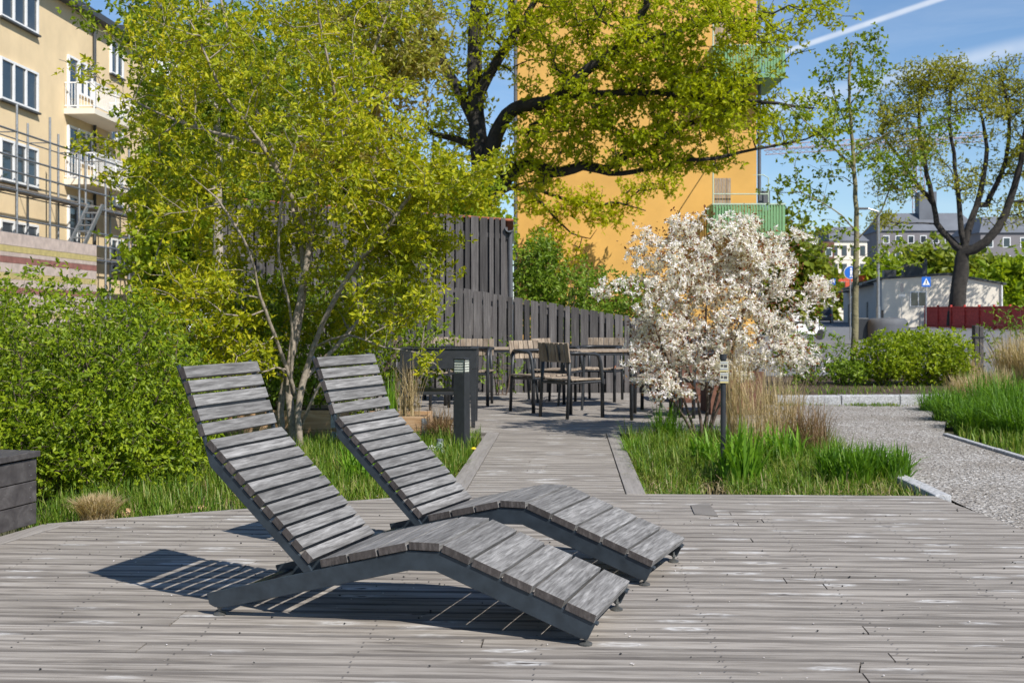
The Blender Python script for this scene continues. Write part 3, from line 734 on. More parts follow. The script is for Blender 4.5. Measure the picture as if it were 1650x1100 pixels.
# rusted steel planters on the terrace
def corten(x0, x1, y0, y1, zt, label):
    root = empty('steel_planter', ((x0+x1)/2, (y0+y1)/2, 0), 0, label, 'planter', None); w, d = x1-x0, y1-y0
    mb = MB(); t = .012
    mb.box((0, -d/2+t/2, zt/2+.003), (w, t, zt)); mb.box((0, d/2-t/2, zt/2+.003), (w, t, zt)); mb.box((-w/2+t/2, 0, zt/2+.003), (t, d-2*t-.002, zt)); mb.box((w/2-t/2, 0, zt/2+.003), (t, d-2*t-.002, zt))
    mb.box((0, -d/2+.03, zt+.006), (w, .06, .006)); mb.box((0, d/2-.03, zt+.006), (w, .06, .006)); mb.build('body', M['corten'], root)
    MB().box((0, 0, zt-.06), (w-.03, d-.03, .02)).build('soil', M['soil'], root); return root
corten(2.35, 2.98, 14.3, 15.1, .50, 'rust brown steel planter behind the tall straw grass')
corten(2.2, 2.7, 16.3, 17.2, .52, 'rust brown steel planter against the end of the low fence')

# ------------------------------------------------------------------ cafe furniture
def make_chair(label):
    root = empty('armchair', (0, 0, 0), 0, label, 'chair', 'black tube armchairs with wooden slats')
    # faces +x ; width along y
    W2, r = .28, .0195
    loop = [(.24, -W2, .0), (.235, -W2, .44), (.205, -W2, .64), (.175, -W2, .715), (.12, -W2, .737), (-.12, -W2, .74), (-.21, -W2+.06, .74), (-.235, -W2+.14, .74), (-.235, W2-.14, .74), (-.21, W2-.06, .74), (-.12, W2, .74), (.12, W2, .737), (.175, W2, .715), (.205, W2, .64), (.235, W2, .44), (.24, W2, 0)]
    MB().tube(loop, r*1.15, 8).build('arm_loop', M['black'], root, smooth=True)
    for s in (-1, 1):
        MB().tube([(-.26, s*(W2-.04), 0), (-.235, s*(W2-.04), .42), (-.215, s*(W2-.05), .73)], r, 8).build('rear_leg', M['black'], root, smooth=True)
    for p, q in (((.235, -W2, .415), (.235, W2, .415)), ((-.235, -W2+.04, .405), (-.235, W2-.04, .405)), ((-.235, -W2+.05, .405), (.235, -W2+.01, .415)), ((-.235, W2-.05, .405), (.235, W2-.01, .415))):
        MB().tube([p, q], r*.8, 6).build('seat_rail', M['black'], root)
    for s in (-1, 1): MB().tube([(-.248, s*.1, .66), (-.285, s*.1, .84)], r*.7, 6).build('back_support', M['black'], root)
    mb = MB()
    for k in range(6):
        mb.box((0, -W2+.045+k*.094, .437-.0+.004*abs(k-2.5)), (.45, .082, .02))
    mb.build('seat', M['chairwood'], root, bevel=.005)
    mb = MB(); rot = Matrix.Rotation(-.16, 3, 'Y')
    for k in range(7):
        y = -W2+.05+k*.077; mb.box((-.250-.012*(1-abs(k-3)/3.0), y, .752), (.018, .066, .225), mat=rot)
    mb.build('backrest', M['chairwood'], root, bevel=.004)
    return root
def ch_place(spec):
    (x, y, deg, label), first = spec
ch = make_chair('wooden slat armchair seen from behind, in front at the walkway end')
ch.location = (.68, 14.0, 0); ch.rotation_euler = (0, 0, math.radians(38))
for (x, y, deg, lab) in [
    (.33, 14.86, -52, 'wooden slat armchair with sunlit back turned to the walkway, left of the nearest one'),
    (1.78, 14.75, 165, 'wooden slat armchair on the right side of the right cafe table'),
    (1.22, 16.75, -112, 'pale backed armchair behind the right table, close to the fence'),
    (.62, 16.35, -30, 'armchair turned edge on between the two cafe tables near the fence'),
    (1.62, 13.75, 80, 'wooden slat armchair under the drooping white blossom'),
    (2.2, 14.15, 200, 'armchair half hidden behind the white blossom branches beside the label post'),
    (-.98, 17.15, -80, 'pale backed armchair against the fence behind the grill'),
    (-.55, 15.95, -100, 'armchair behind the right corner of the grill'),
    (-1.75, 14.9, 10, 'armchair left of the grill behind the planter with dry grass'),
    (-1.15, 15.3, 70, 'armchair standing behind the grill shelf')]:
    dup(ch, (x, y, 0), math.radians(deg), lab)
def make_table(label):
    root = empty('cafe_table', (0, 0, 0), 0, label, 'table', 'cafe tables with wooden tops'); mb = MB()
    for k in range(9): mb.box((0, -.36+k*.09, .725), (1.15, .08, .022))
    mb.build('table_top', M['chairwood'], root, bevel=.004)
    mb = MB(); [mb.box((sx*.52, 0, .697), (.035, .78, .03)) for sx in (-1, 1)]; [mb.box((0, sy*.37, .690), (1.0, .03, .03)) for sy in (-1, 1)]; mb.build('apron', M['black'], root)
    for sx in (-1, 1):
        for sy in (-1, 1): MB().tube([(sx*.55, sy*.39, 0), (sx*.5, sy*.35, .68)], .018, 8).build('leg', M['black'], root)
    return root
tb = make_table('right cafe table between the fence and the nearest armchair'); tb.location = (1.25, 15.55, 0); tb.rotation_euler = (0, 0, math.radians(20))
dup(tb, (-.25, 16.6, 0), math.radians(8), 'left cafe table between the grill and the fence')
dup(tb, (2.1, 15.9, 0), math.radians(10), 'cafe table behind the white blossom shrub') if False else None
# wooden bollard by the far grass bed
wp = empty('timber_post', G(1575, 622, -.05), 0, 'weathered dark timber post with straps in the long grass at the right', 'post')
mb = MB(); mb.box((-.035, 0, .53), (.075, .14, 1.06), .05); mb.box((.05, .0, .52), (.07, .14, 1.04), -.03); mb.build('timber', M['boxwood'], wp, bevel=.008)
mb = MB(); [mb.box((.005, 0, z), (.19, .16, .02)) for z in (.35, .85)]; mb.build('strap', M['black'], wp)
# ------------------------------------------------------------------ ochre house with green balconies
D0 = 45.0
def frame_fn(ox, oy, ang):
    c, s = math.cos(ang), math.sin(ang)
    return lambda x, y, z=0.0: (ox+x*c-y*s, oy+x*s+y*c, z)
oh = empty('ochre_house', (4.6, D0, gz(D0)), 0, 'tall ochre yellow rendered house gable beyond the cafe terrace', 'house')
wx0, wx1 = W(834, 0, D0)[0]-4.6, W(1219, 0, D0)[0]-4.6
B_ = lambda a, b, m, n, p, **k: MB().box(((a[0]+b[0])/2, (a[1]+b[1])/2, (a[2]+b[2])/2), (abs(b[0]-a[0]), abs(b[1]-a[1]), abs(b[2]-a[2]))).build(n, M[m], p, **k)
mb = MB(); xm = (wx0+wx1)/2
mb.prism([(wx0, 0, -.2), (wx1, 0, -.2), (wx1, 0, 15.5), (xm, 0, 18.0), (wx0, 0, 15.5)], (0, 0, 0), (0, 14, 0)); mb.build('wall', M['ochre'], oh)
mb = MB()
for s, (xa, xb) in ((0, (wx0-.4, xm)), (1, (wx1+.4, xm))):
    za = 15.25; p = [(xa, -.4, za), (xb, -.4, 18.05), (xb, 14.4, 18.05), (xa, 14.4, za)]; mb.hull8(p+[(a, b, c+.15) for a, b, c in p]) if s == 0 else mb.hull8([p[3], p[2], p[1], p[0]]+[(a, b, c+.15) for a, b, c in p[::-1]])
mb.build('roof', M['roofdark'], oh)
for xx in (wx0-.08, wx1+.10): MB().tube([(xx, -.02, 0), (xx, -.02, 15.3)], .065, 10).build('down_pipe', M['plastic'], oh)
def ochre_balcony(zt, floor_only=False):
    bx0, bx1 = W(1149, 0, 43.7)[0]-4.6, W(1265, 0, 43.7)[0]-4.6; zf = zt-1.0
    bal = B_((bx0, -1.3, zf-.18), (bx1, -.004, zf), 'greenmetal', 'balcony_floor', oh)
    B_((wx1+.004, 0, zf-.18), (bx1, 2.2, zf), 'greenmetal', 'side_floor', bal)
    mb = MB(); nn_ = int((bx1-bx0)/.10)
    for i in range(nn_):     # corrugated panel
        x = bx0+i*(bx1-bx0)/nn_; mb.box((x+.03, -1.30-(.0), zf+.50), (.052, .05, .94)); mb.box((x+.075, -1.285, zf+.50), (.04, .016, .94))
    for i in range(13): mb.box((bx0, -1.24+i*.1, zf+.5), (.02, .052, .94)); 
    for i in range(34): mb.box((bx1, -1.24+i*.1, zf+.5), (.02, .052, .94))
    mb.build('balcony_panel', M['greenmetal'], bal)
    mb = MB(); mb.box(((bx0+bx1)/2, -1.30, zf+1.0), (bx1-bx0+.06, .07, .05)); mb.box((bx0, -.65, zf+1.0), (.05, 1.25, .05)); mb.box((bx1, .4, zf+1.0), (.05, 3.3, .05))
    mb.tube([(bx0, -1.3, zf+1.02), (bx0, -1.3, zf+2.5)], .028, 6); mb.tube([(bx0, -1.3, zf+2.5), (bx0+.02, -.02, zf+2.5)], .022, 6)
    mb.tube([(bx0, -1.3, zf+1.36), (bx1-.6, -1.3, zf+1.36)], .022, 6)
    mb.tube([(bx1-.6, -1.3, zf+1.02), (bx1-.6, -1.3, zf+1.95), (bx1-.8, -1.3, zf+2.05), (bx1-1.2, -1.3, zf+2.05)], .022, 6)
    mb.build('railing', plain('pale_green_paint', (.42, .52, .40), .5, 0, 5, .1, 0) if 'pg' not in M else M['pg'], bal)
    mb = MB(); [mb.box((bx0+.12+k*.1, -1.15, zf+1.2), (.085, .03, 1.5)) for k in range(6)]; mb.build('privacy_screen', M['chairwood'], bal)
    B_((bx1-.9, -1.1, zf+1.0), (bx1-.5, -1.05, zf+1.5), 'plastic', 'shade_cloth', bal)
ochre_balcony(5.25); ochre_balcony(10.98)

# ------------------------------------------------------------------ cream house on the left with windows and balconies
CX = -20.0
ch_ = empty('cream_house', R(CX, 48), 0, 'cream yellow apartment house with white windows behind scaffolding', 'house'); o = Vector(R(CX, 48)); o.z = 0
def L(x, y, z): return tuple(Vector(R(CX+x, y, z))-o)    # x>0 towards the viewer side, y in grid depth
def lbox(mb, x0, x1, y0, y1, z0, z1): mb.hull8([L(x0, y0, z0), L(x1, y0, z0), L(x1, y1, z0), L(x0, y1, z0), L(x0, y0, z1), L(x1, y0, z1), L(x1, y1, z1), L(x0, y1, z1)]); return mb
ch_.location = o
lbox(MB(), -11, 0, 26, 56.9, -.2, 13.6).build('wall', M['cream'], ch_)
mb = MB(); lbox(mb, -11.5, .45, 25.5, 57.3, 13.605, 13.85); mb.hull8([L(-11.5, 25.5, 13.86), L(.45, 25.5, 13.86), L(.45, 57.3, 13.86), L(-11.5, 57.3, 13.86), L(-7, 25.5, 16.5), L(-4.5, 25.5, 16.5), L(-4.5, 57.3, 16.5), L(-7, 57.3, 16.5)]); mb.build('roof', M['roofdark'], ch_)
MB().tube([L(.1, 50.1, 0), L(.1, 50.1, 13.6)], .07, 8).build('down_pipe', M['roofdark'], ch_)
def lwin(y0, y1, z0, z1, panes, sill=True):
    f = MB(); lbox(f, .003, .09, y0, y1, z0, z0+.09); lbox(f, .003, .09, y0, y1, z1-.09, z1)
    n = panes
    for i in range(n+1):
        yy = y0+(y1-y0-.10)*i/n; lbox(f, .002, .092, yy, yy+.10, z0+.092, z1-.092)
    w = f.build('window', M['white'], ch_)
    lbox(MB(), .003, .03, y0+.1, y1-.1, z0+.09, z1-.09).build('pane', M['glass'], w)
    if sill: lbox(MB(), .003, .16, y0-.05, y1+.05, z0-.07, z0-.003).build('sill', M['roofdark'], w)
for z0 in (11.75, 8.83, 5.97, 3.1):
    lwin(41.7, 44.75, z0, z0+1.5, 3); lwin(36.5, 39.5, z0, z0+1.5, 3)
    lwin(51.9+.1, 53.5, z0+.05, z0+1.5, 2); lwin(54.9, 56.2, z0+.05, z0+1.5, 2) if False else None
for z0 in (9.43, 6.63, 3.83, .95):
    lwin(47.5, 48.5, z0+.05, z0+2.2, 1, False); lwin(48.55, 50.0 - .02, z0+.8, z0+2.2, 2, False)
for z0 in (9.43, 6.63):
    bal = lbox(MB(), .005, 1.25, 47.2, 51.9, z0-.22, z0).build('balcony_floor', M['offwhite'], ch_)
    r = MB(); lbox(r, 1.19, 1.24, 47.2, 51.9, z0+1.0, z0+1.05); lbox(r, .02, 1.18, 47.22, 47.27, z0+1.0, z0+1.05); lbox(r, .02, 1.18, 51.83, 51.88, z0+1.0, z0+1.05); lbox(r, 1.19, 1.24, 47.2, 51.9, z0+.08, z0+.12); lbox(r, .02, 1.18, 47.22, 47.27, z0+.08, z0+.12)
    for i in range(40): y = 47.22+i*.119; lbox(r, 1.205, 1.225, y, y+.022, z0+.12, z0+1.0)
    for i in range(9): x = .05+i*.125; lbox(r, x, x+.022, 47.235, 47.255, z0+.12, z0+1.0)
    for y in (47.2, 49.5, 51.84): lbox(r, 1.19, 1.245, y, y+.06, z0+.003, z0+1.06)
    r.build('railing', M['white'], bal)
# scaffold in front of it
sc = empty('scaffold', R(-18.0, 45), 0, 'galvanised pipe scaffold with plank decks and a stair along the cream house', 'scaffold'); so = Vector(R(-18.0, 45)); sc.location = so
def P_(x, y, z): return tuple(Vector(R(x, y, z))-so)
mb = MB(); ys = [34.3+2.57*k for k in range(10)]
for y in ys:
    top = 7.9 if y < 50 else 7.2
    for x in (-18.3, -19.1): mb.tube([P_(x, y, 0), P_(x, y, top+(0.3 if x > -19 else .1))], .042, 6)
mb.build('standard', M['galv'], sc)
mb = MB()
for z in (1.4, 3.35, 3.9, 4.4, 5.35, 5.95, 6.45, 7.3):
    mb.tube([P_(-18.3, ys[0], z), P_(-18.3, ys[-1], z)], .036, 6)
    if z in (3.35, 5.35, 7.3): mb.tube([P_(-19.1, ys[0], z), P_(-19.1, ys[-1], z)], .024, 6); [mb.tube([P_(-18.3, y, z), P_(-19.1, y, z)], .024, 6) for y in ys]
mb.build('ledger', M['galv'], sc)
mb = MB()
for z in (3.42, 5.42):
    for k in range(3):
        c = [(-18.36-k*.26, ys[0]), (-18.36-k*.26-.24, ys[0]), (-18.36-k*.26-.24, ys[-1]), (-18.36-k*.26, ys[-1])]
        mb.hull8([P_(a, b, z) for a, b in c]+[P_(a, b, z+.05) for a, b in c])
mb.build('plank_deck', M['scafwood'], sc)
mb = MB(); sa, sb = 43.0, 45.0
for x in (-17.6, -18.15):
    c = [(x, sa-.05), (x+.05, sa-.05)]
    mb.hull8([P_(x, 42.2, 2.9), P_(x+.06, 42.2, 2.9), P_(x+.06, 42.45, 2.9), P_(x, 42.45, 2.9), P_(x, 44.9, 5.4), P_(x+.06, 44.9, 5.4), P_(x+.06, 45.15, 5.4), P_(x, 45.15, 5.4)])
for k in range(10):
    t = (k+.5)/10; y = 42.3+2.7*t; z = 2.9+2.5*t; mb.hull8([P_(a, b, c) for a, b, c in ((-18.1, y, z), (-17.6, y, z), (-17.6, y+.24, z), (-18.1, y+.24, z), (-18.1, y, z+.05), (-17.6, y, z+.05), (-17.6, y+.24, z+.05), (-18.1, y+.24, z+.05))])
mb.build('stair', M['galv'], sc)
# striped hoarding boards in front of the scaffold foot
hb = empty('board_hoarding', R(-17.2, 39), 0, 'stacked red, yellow and pale striped board hoarding below the scaffold', 'hoarding'); ho = Vector(R(-17.2, 39)); hb.location = ho
z = .0; cols = ['palepaint', 'redboard', 'palepaint', 'palepaint', 'yellow', 'redboard', 'palepaint', 'palepaint', 'redboard', 'yellow', 'palepaint', 'palepaint']
zh = 3.75; k = 0
for (h_, c_) in [(.40, 'palepaint'), (.20, 'yellow'), (.14, 'palepaint'), (.20, 'redboard'), (.30, 'palepaint'), (.2, 'yellow'), (.25, 'palepaint'), (.2, 'redboard'), (.3, 'palepaint'), (.3, 'palepaint'), (.2, 'yellow'), (.4, 'palepaint')]:
    c = [(-17.25, 33), (-17.17, 33), (-17.17, 43.4), (-17.25, 43.4)]
    MB().hull8([tuple(Vector(R(a, b, zh-h_+.01))-ho) for a, b in c][::-1]+[tuple(Vector(R(a, b, zh))-ho) for a, b in c][::-1]).build('stripe_board', M[c_], hb); zh -= h_
mb = MB()
for y in (33.5, 36.8, 40.1, 43.2): mb.tube([tuple(Vector(R(-17.35, y, 0))-ho), tuple(Vector(R(-17.35, y, 3.7))-ho)], .04, 6)
mb.build('support_post', M['galv'], hb)
# pale house far behind the cream one
ph = empty('pale_house', W(250, 300, 75), 0, 'white upper floor of a distant house showing behind the cream house', 'house')
px_, pz = W(250, 0, 75)[0], 0
MB().box((0, 5, (1.16+460*75/1950)/2-ph.location.z), (4, 10, 1.16+460*75/1950)).build('wall', M['white'], ph)
MB().box((0, 5, 1.16+464*75/1950-ph.location.z), (4.6, 10.6, .3)).build('roof', M['roofdark'], ph)

# ------------------------------------------------------------------ low white building
wa = math.radians(-11.0); lb = empty('low_white_building', (30.6, 100, gz(100)), wa, 'low off white building with shallow gable beyond the road', 'building')
mb = MB(); mb.prism([(0, 0, -.3), (9.4, 0, -.3), (9.4, 0, 3.45), (5.2, 0, 4.25), (0, 0, 3.95)], (0, 0, 0), (0, .3, 0)); mb.build('gable_wall', M['offwhite'], lb)
mb = MB(); mb.prism([(0, .302, -.3), (9.4, .302, -.3), (9.4, .302, 3.4), (5.2, .302, 4.2), (0, .302, 3.9)], (0, 0, 0), (0, 41, 0)); mb.build('wall', M['greyrender'], lb)
mb = MB()
for xa, za, xb, zb_ in ((-.25, 3.96, 5.2, 4.28), (5.2, 4.28, 9.65, 3.43)):
    p = [(xa, -.2, za), (xb, -.2, zb_), (xb, 41.5, zb_), (xa, 41.5, za)]; mb.hull8([(a, b, c) for a, b, c in p]+[(a, b, c+.16) for a, b, c in p])
mb.build('roof', M['roofdark'], lb)
w = MB().box((2.85, -.03, 2.3), (1.35, .08, 1.25)).build('window', M['white'], lb); mb = MB(); mb.box((2.54, -.08, 2.3), (.54, .03, 1.09)); mb.box((3.16, -.08, 2.3), (.54, .03, 1.09)); mb.build('pane', M['glass'], w)
B_((3.0, -.1, .02), (3.6, -.02, 1.3), 'greyrender', 'door', lb)
mb = MB(); mb.box((2.9, 3, 4.75), (1.9, 1.6, 1.1)); mb.box((1.2, 6, 4.5), (1.0, 1.6, .8)); mb.box((3.9, 3.4, 4.95), (.2, .2, 1.6)); mb.build('roof_vent', M['roofdark'], lb)
MB().tube([(9.3, -.1, 0), (9.3, -.1, 3.4)], .07, 6).build('down_pipe', M['white'], lb)
for yy, zz in ((12, 0), (24, 0), (33, 0)): B_((-.06, yy, .1), (-.004, yy+1.4, 2.2), 'roofdark', 'side_door', lb)
w = B_((-.06, 29, 1.2), (-.004, 31.5, 3.0), 'white', 'window', lb); B_((-.09, 29.2, 1.35), (-.065, 31.3, 2.85), 'collar', 'blind', w)
mb = MB(); mb.box((-.5, 14, 3.75), (1.0, 14, .15)); mb.box((-.5, 30, 3.6), (1.0, 12, .15)); mb.build('canopy', M['roofdark'], lb)
rs = empty('red_frame_stand', W(1378, 500, 150), 0, 'orange red steel frame showing above the low building roof', 'frame')
mb = MB(); mb.box((0, 0, 3.95), (4.2, .4, .75)); mb.box((-.9, 0, .6), (.7, .4, 5.9)); mb.box((1.5, 0, .6), (.4, .4, 5.9)); mb.build('steel_frame', M['redmetal'], rs)

# red fence
f0, f1 = Vector((33.2, 97, gz(97))), Vector((35.6, 74, gz(74))); rf = empty('red_fence', f0, 0, 'rust red painted board fence in front of the low building', 'fence')
d = (f1-f0); Lf = d.length; d = d.normalized(); ang = math.atan2(d.y, d.x); s = Vector((-d.y, d.x, 0)); mb = MB(); k = 0; t = 0
while t < Lf:
    c = d*(t+.06); mb.box((c.x, c.y, c.z+.86), (.115, .025, 1.62), ang); t += .125
mb.build('board_panel', M['redfence'], rf); mb = MB()
for z in (.35, 1.45): c = d*(Lf/2); mb.box((c.x-s.x*.05, c.y-s.y*.05, c.z+z), (Lf, .05, .12), ang)
mb.build('rail', M['redfence'], rf)
k = 0
while k*2.2 < Lf+.1: c = d*(k*2.2)-s*.06; MB().box((c.x, c.y, c.z+.87), (.14, .14, 1.85), ang).build('post', M['redfence'], rf); k += 1
c = d*(Lf/2); MB().box((c.x, c.y, c.z+1.66), (Lf, .2, .05), ang).build('cap_rail', M['redfence'], rf)

# lamp post, signs, bin, car, moped
def pole(name, px, D, ztop, r, label, cat):
    x = (px-825)*D/F; root = empty(name, (x, D, gz(D)), 0, label, cat); MB().tube([(0, 0, 0), (0, 0, ztop-gz(D))], r, 10).build('pole', M['galv'], root); return root
lp = pole('street_lamp', 1415, 60, 6.3, .075, 'grey steel street lamp post right of the young tree', 'lamp post')
MB().tube([(0, 0, 6.1), (0, 0, 6.3), (-.5, 0, 6.45)], .04, 8).build('arm', M['galv'], lp); MB().box((-.8, 0, 6.45), (.6, .22, .10)).build('lamp_head', M['plastic'], lp, bevel=.03)
MB().tube([(0, 0, 0), (0, 0, 1.6)], .105, 12).build('base_sleeve', M['galv'], lp)
sg = pole('path_sign', 1370, 58, 3.55, .03, 'round blue traffic sign with white figures on a thin pole', 'sign'); zc = H+71*58/F-gz(58)
sd = MB().tube([(0, -.04, zc), (0, -.06, zc)], .32, 28).build('sign_face', M['white'], sg); MB().tube([(0, -.062, zc), (0, -.07, zc)], .295, 28).build('blue_disc', M['blue'], sd)
mb = MB(); mb.tube([(.02, -.075, zc+.17), (.02, -.08, zc+.17)], .05, 12); mb.box((.02, -.078, zc), (.09, .006, .22)); mb.box((-.01, -.078, zc-.16), (.035, .006, .16), mat=Matrix.Rotation(.25, 3, 'Y')); mb.box((.055, -.078, zc-.16), (.035, .006, .16), mat=Matrix.Rotation(-.25, 3, 'Y')); mb.box((.10, -.078, zc-.02), (.03, .006, .16), mat=Matrix.Rotation(-.5, 3, 'Y')); mb.build('figure', M['white'], sd)
sg = pole('crossing_sign', 1492, 84, 4.0, .035, 'square blue pedestrian crossing sign before the low building', 'sign'); zc = H+56*84/F-gz(84)
sd = MB().box((0, -.05, zc), (.62, .02, .68)).build('sign_face', M['blue'], sg)
mb = MB(); mb.prism([(-.25, -.062, zc-.22), (.25, -.062, zc-.22), (0, -.062, zc+.26)], (0, 0, 0), (0, -.006, 0)); mb.build('white_triangle', M['white'], sd)
mb = MB(); mb.tube([(.01, -.07, zc+.09), (.01, -.075, zc+.09)], .035, 10); mb.box((0, -.073, zc-.01), (.06, .006, .13)); mb.box((-.04, -.073, zc-.12), (.03, .006, .14), mat=Matrix.Rotation(.4, 3, 'Y')); mb.box((.045, -.073, zc-.12), (.03, .006, .14), mat=Matrix.Rotation(-.4, 3, 'Y')); mb.build('figure', M['tyre'], sd)
sg = pole('info_sign', 1453, 80, 3.2, .025, 'thin sign pole with a dark plate before the white gable', 'sign')
MB().box((0, -.05, H+47*80/F-gz(80)), (.22, .02, .55)).build('dark_plate', M['plastic'], sg); MB().box((0, -.05, H+34*80/F-gz(80)), (.45, .02, .16)).build('plate', M['galv'], sg)
sg = pole('parking_sign', 1341, 118, 4.7, .04, 'small blue parking sign right of the blossom', 'sign')
sd = MB().box((0, -.06, H+56*118/F-gz(118)), (.6, .02, .6)).build('sign_face', M['blue'], sg)
zq = H+56*118/F-gz(118); mb = MB(); mb.box((-.08, -.08, zq), (.08, .006, .4)); mb.tube([(-.06, -.08, zq+.18), (.08, -.08, zq+.17), (.12, -.08, zq+.09), (.08, -.08, zq+.01), (-.06, -.08, zq)], .035, 6); mb.build('letter_p', M['white'], sd)
bn = empty('waste_container', W(1430, 512, 50), 0, 'dark grey rounded waste container behind the light green shrubs', 'container'); zb_ = bn.location.z
mb = MB(); pr = [(.80, -1.12), (.82, -.3), (.80, -.12), (.70, -.02), (.4, .0)]
v = []; fs = []; ns = 28
for i, (r_, z_) in enumerate(pr): v += [(r_*math.cos(2*PI*k/ns), r_*.8*math.sin(2*PI*k/ns), z_) for k in range(ns)]
for i in range(len(pr)-1): fs += [(i*ns+k, i*ns+(k+1) % ns, (i+1)*ns+(k+1) % ns, (i+1)*ns+k) for k in range(ns)]
fs.append(tuple((len(pr)-1)*ns+k for k in range(ns))); mb.add(v, fs); mb.build('body', M['plastic'], bn, smooth=True)
MB().box((-1.0, .3, -.45), (.5, .5, .9)).build('side_post', M['black'], bn, bevel=.03); MB().tube([(-.2, 0, 0), (-.2, 0, .32)], .05, 8).build('vent_tube', M['black'], bn)

cr = empty('parked_car', (32.8, 127, gz(127)), math.radians(-12), 'dark parked car seen from behind beside the low building', 'car')
def loft(secs, name, mat, parent, bevel=0.0):
    mb = MB(); n = len(secs[0]); v = [p for s_ in secs for p in s_]; fs = [(i*n+k, i*n+(k+1) % n, (i+1)*n+(k+1) % n, (i+1)*n+k) for i in range(len(secs)-1) for k in range(n)]
    fs += [tuple(range(n))[::-1], tuple((len(secs)-1)*n+k for k in range(n))]; mb.add(v, fs); return mb.build(name, mat, parent, bevel=bevel)
body = [[(sx*w*.5, y, z) for sx, z in ((-1, .28), (-1.02, .7), (-.95, zs), (.95, zs), (1.02, .7), (1, .28))] for y, w, zs in ((0, 1.7, .85), (.12, 1.8, .98), (1.2, 1.86, 1.0), (3.2, 1.84, .98), (4.2, 1.76, .82), (4.5, 1.55, .68))]
bd_ = loft(body, 'body', M['carpaint'], cr, .05)
cab = [[(-w1/2, y, .97), (w1/2, y, .97), (w2/2, y2, zt), (-w2/2, y2, zt)] for y, y2, w1, w2, zt in ((.12, .35, 1.66, 1.25, 1.45), (.6, .75, 1.68, 1.32, 1.62), (2.2, 2.2, 1.68, 1.32, 1.64), (3.3, 2.6, 1.66, 1.28, 1.5))]
loft(cab, 'cabin', M['carpaint'], cr, .04)
mb = MB(); mb.hull8([(-.62, .10, 1.02), (.62, .10, 1.02), (.62, .14, 1.02), (-.62, .14, 1.02), (-.5, .30, 1.42), (.5, .30, 1.42), (.5, .34, 1.42), (-.5, .34, 1.42)]); mb.build('rear_window', M['carglass'], cr)
for s_ in (-1, 1): MB().box((s_*.72, -.01, .86), (.32, .08, .16)).build('tail_light', M['redlens'], cr, bevel=.02)
MB().box((0, -.02, .74), (.52, .02, .12)).build('number_plate', M['white'], cr); MB().box((0, -.04, .46), (1.7, .12, .22)).build('bumper', M['plastic'], cr, bevel=.04)
for x_ in (-.82, .82):
    for y_ in (.85, 3.5):
        wl = MB().tube([(x_-.1, y_, .33), (x_+.1, y_, .33)], .33, 20).build('wheel', M['tyre'], cr); MB().tube([(x_-.11, y_, .33), (x_+.11, y_, .33)], .19, 14).build('rim', M['galv'], wl)
mp_ = empty('white_moped', ((1300-825)*58/F, 58, gz(58)), math.radians(8), 'small white moped parked at the road between blossom and tree', 'moped')
loft([[(x, y, z) for x, y, z in ((a, -.1, b), (a, .1, b), (a, .1, c), (a, -.1, c))] for a, b, c in ((-.62, .45, .62), (-.45, .35, .78), (-.1, .3, .74), (.05, .25, .4), (.35, .25, .38), (.45, .3, .9), (.55, .5, 1.0))], 'body', M['white'], mp_, .03)
MB().box((-.3, 0, .82), (.55, .22, .09)).build('seat', M['tyre'], mp_, bevel=.03); MB().box((-.62, 0, 1.02), (.34, .34, .30)).build('box', M['white'], mp_, bevel=.04)
mb = MB(); mb.tube([(.62, 0, .3), (.48, 0, 1.05)], .025, 6); mb.tube([(.46, -.3, 1.1), (.48, 0, 1.05), (.46, .3, 1.1)], .018, 6); mb.build('handlebar', M['white'], mp_)
for x_ in (-.5, .66): MB().tube([(x_, -.05, .24), (x_, .05, .24)], .24, 18).build('wheel', M['tyre'], mp_)

# ------------------------------------------------------------------ far buildings
def far_house(px0, px1, ytop, D, depth, wall, rf_h, label, rows, cols, ang=0.0, wh=(1.2, 1.5), zb=0, roof='roofdark', inset=.5, z0w=None):
    x0, x1 = (px0-825)*D/F, (px1-825)*D/F; zt = H-(ytop-HY)*D/F; w_ = x1-x0; root = empty('apartment_building', (x0, D, 0), ang, label, 'building')
    MB().box((w_/2, depth/2, zt/2), (w_, depth, zt)).build('wall', M[wall], root)
    if rf_h > 0:
        MB().hull8([(-.3, -.3, zt+.003), (w_+.3, -.3, zt+.003), (w_+.3, depth+.3, zt+.003), (-.3, depth+.3, zt+.003), (inset, depth*.3, zt+rf_h), (w_-inset, depth*.3, zt+rf_h), (w_-inset, depth*.7, zt+rf_h), (inset, depth*.7, zt+rf_h)]).build('roof', M['farroof'], root)
    fh = 3.0
    for r_ in range(rows):
        for c_ in range(cols):
            xx = w_*(c_+.5)/cols; zz = zt-1.6-r_*fh
            wn = MB().box((xx, -.02, zz), (wh[0], .06, wh[1])).build('window', M['white' if wall != 'offwhite' else 'plastic'], root); MB().box((xx, -.06, zz), (wh[0]-.3, .04, wh[1]-.3)).build('pane', M['glass'], wn)
    return root
M['farroof'] = plain('far_grey_roof', (.13, .14, .16), .7, 0, .3, .15, 0)
far_house(1338, 1400, 388, 200, 12, 'offwhite', 2.6, 'distant white apartment house with rust coloured side left of the young tree', 4, 4, .12, (.9, 1.7), inset=1.0)
a = far_house(1326, 1345, 390, 196, 10, 'corten', 0, 'distant rust brown stair tower beside the white apartment house', 3, 1, .12)
fh = far_house(1418, 1575, 372, 225, 14, 'farwall', 3.6, 'long distant grey apartment block with mansard roof behind the big tree', 3, 8, -.05, (1.2, 1.5), inset=2)
MB().box((9.5, 4, H+164*225/F+1.5), (3.2, 3, 6)).build('chimney', M['farroof'], fh)
far_house(1580, 1720, 375, 200, 14, 'farwall', 3.0, 'distant grey apartment block at the right edge with skylights', 3, 5, 0.0, (1.3, 1.7), inset=2)
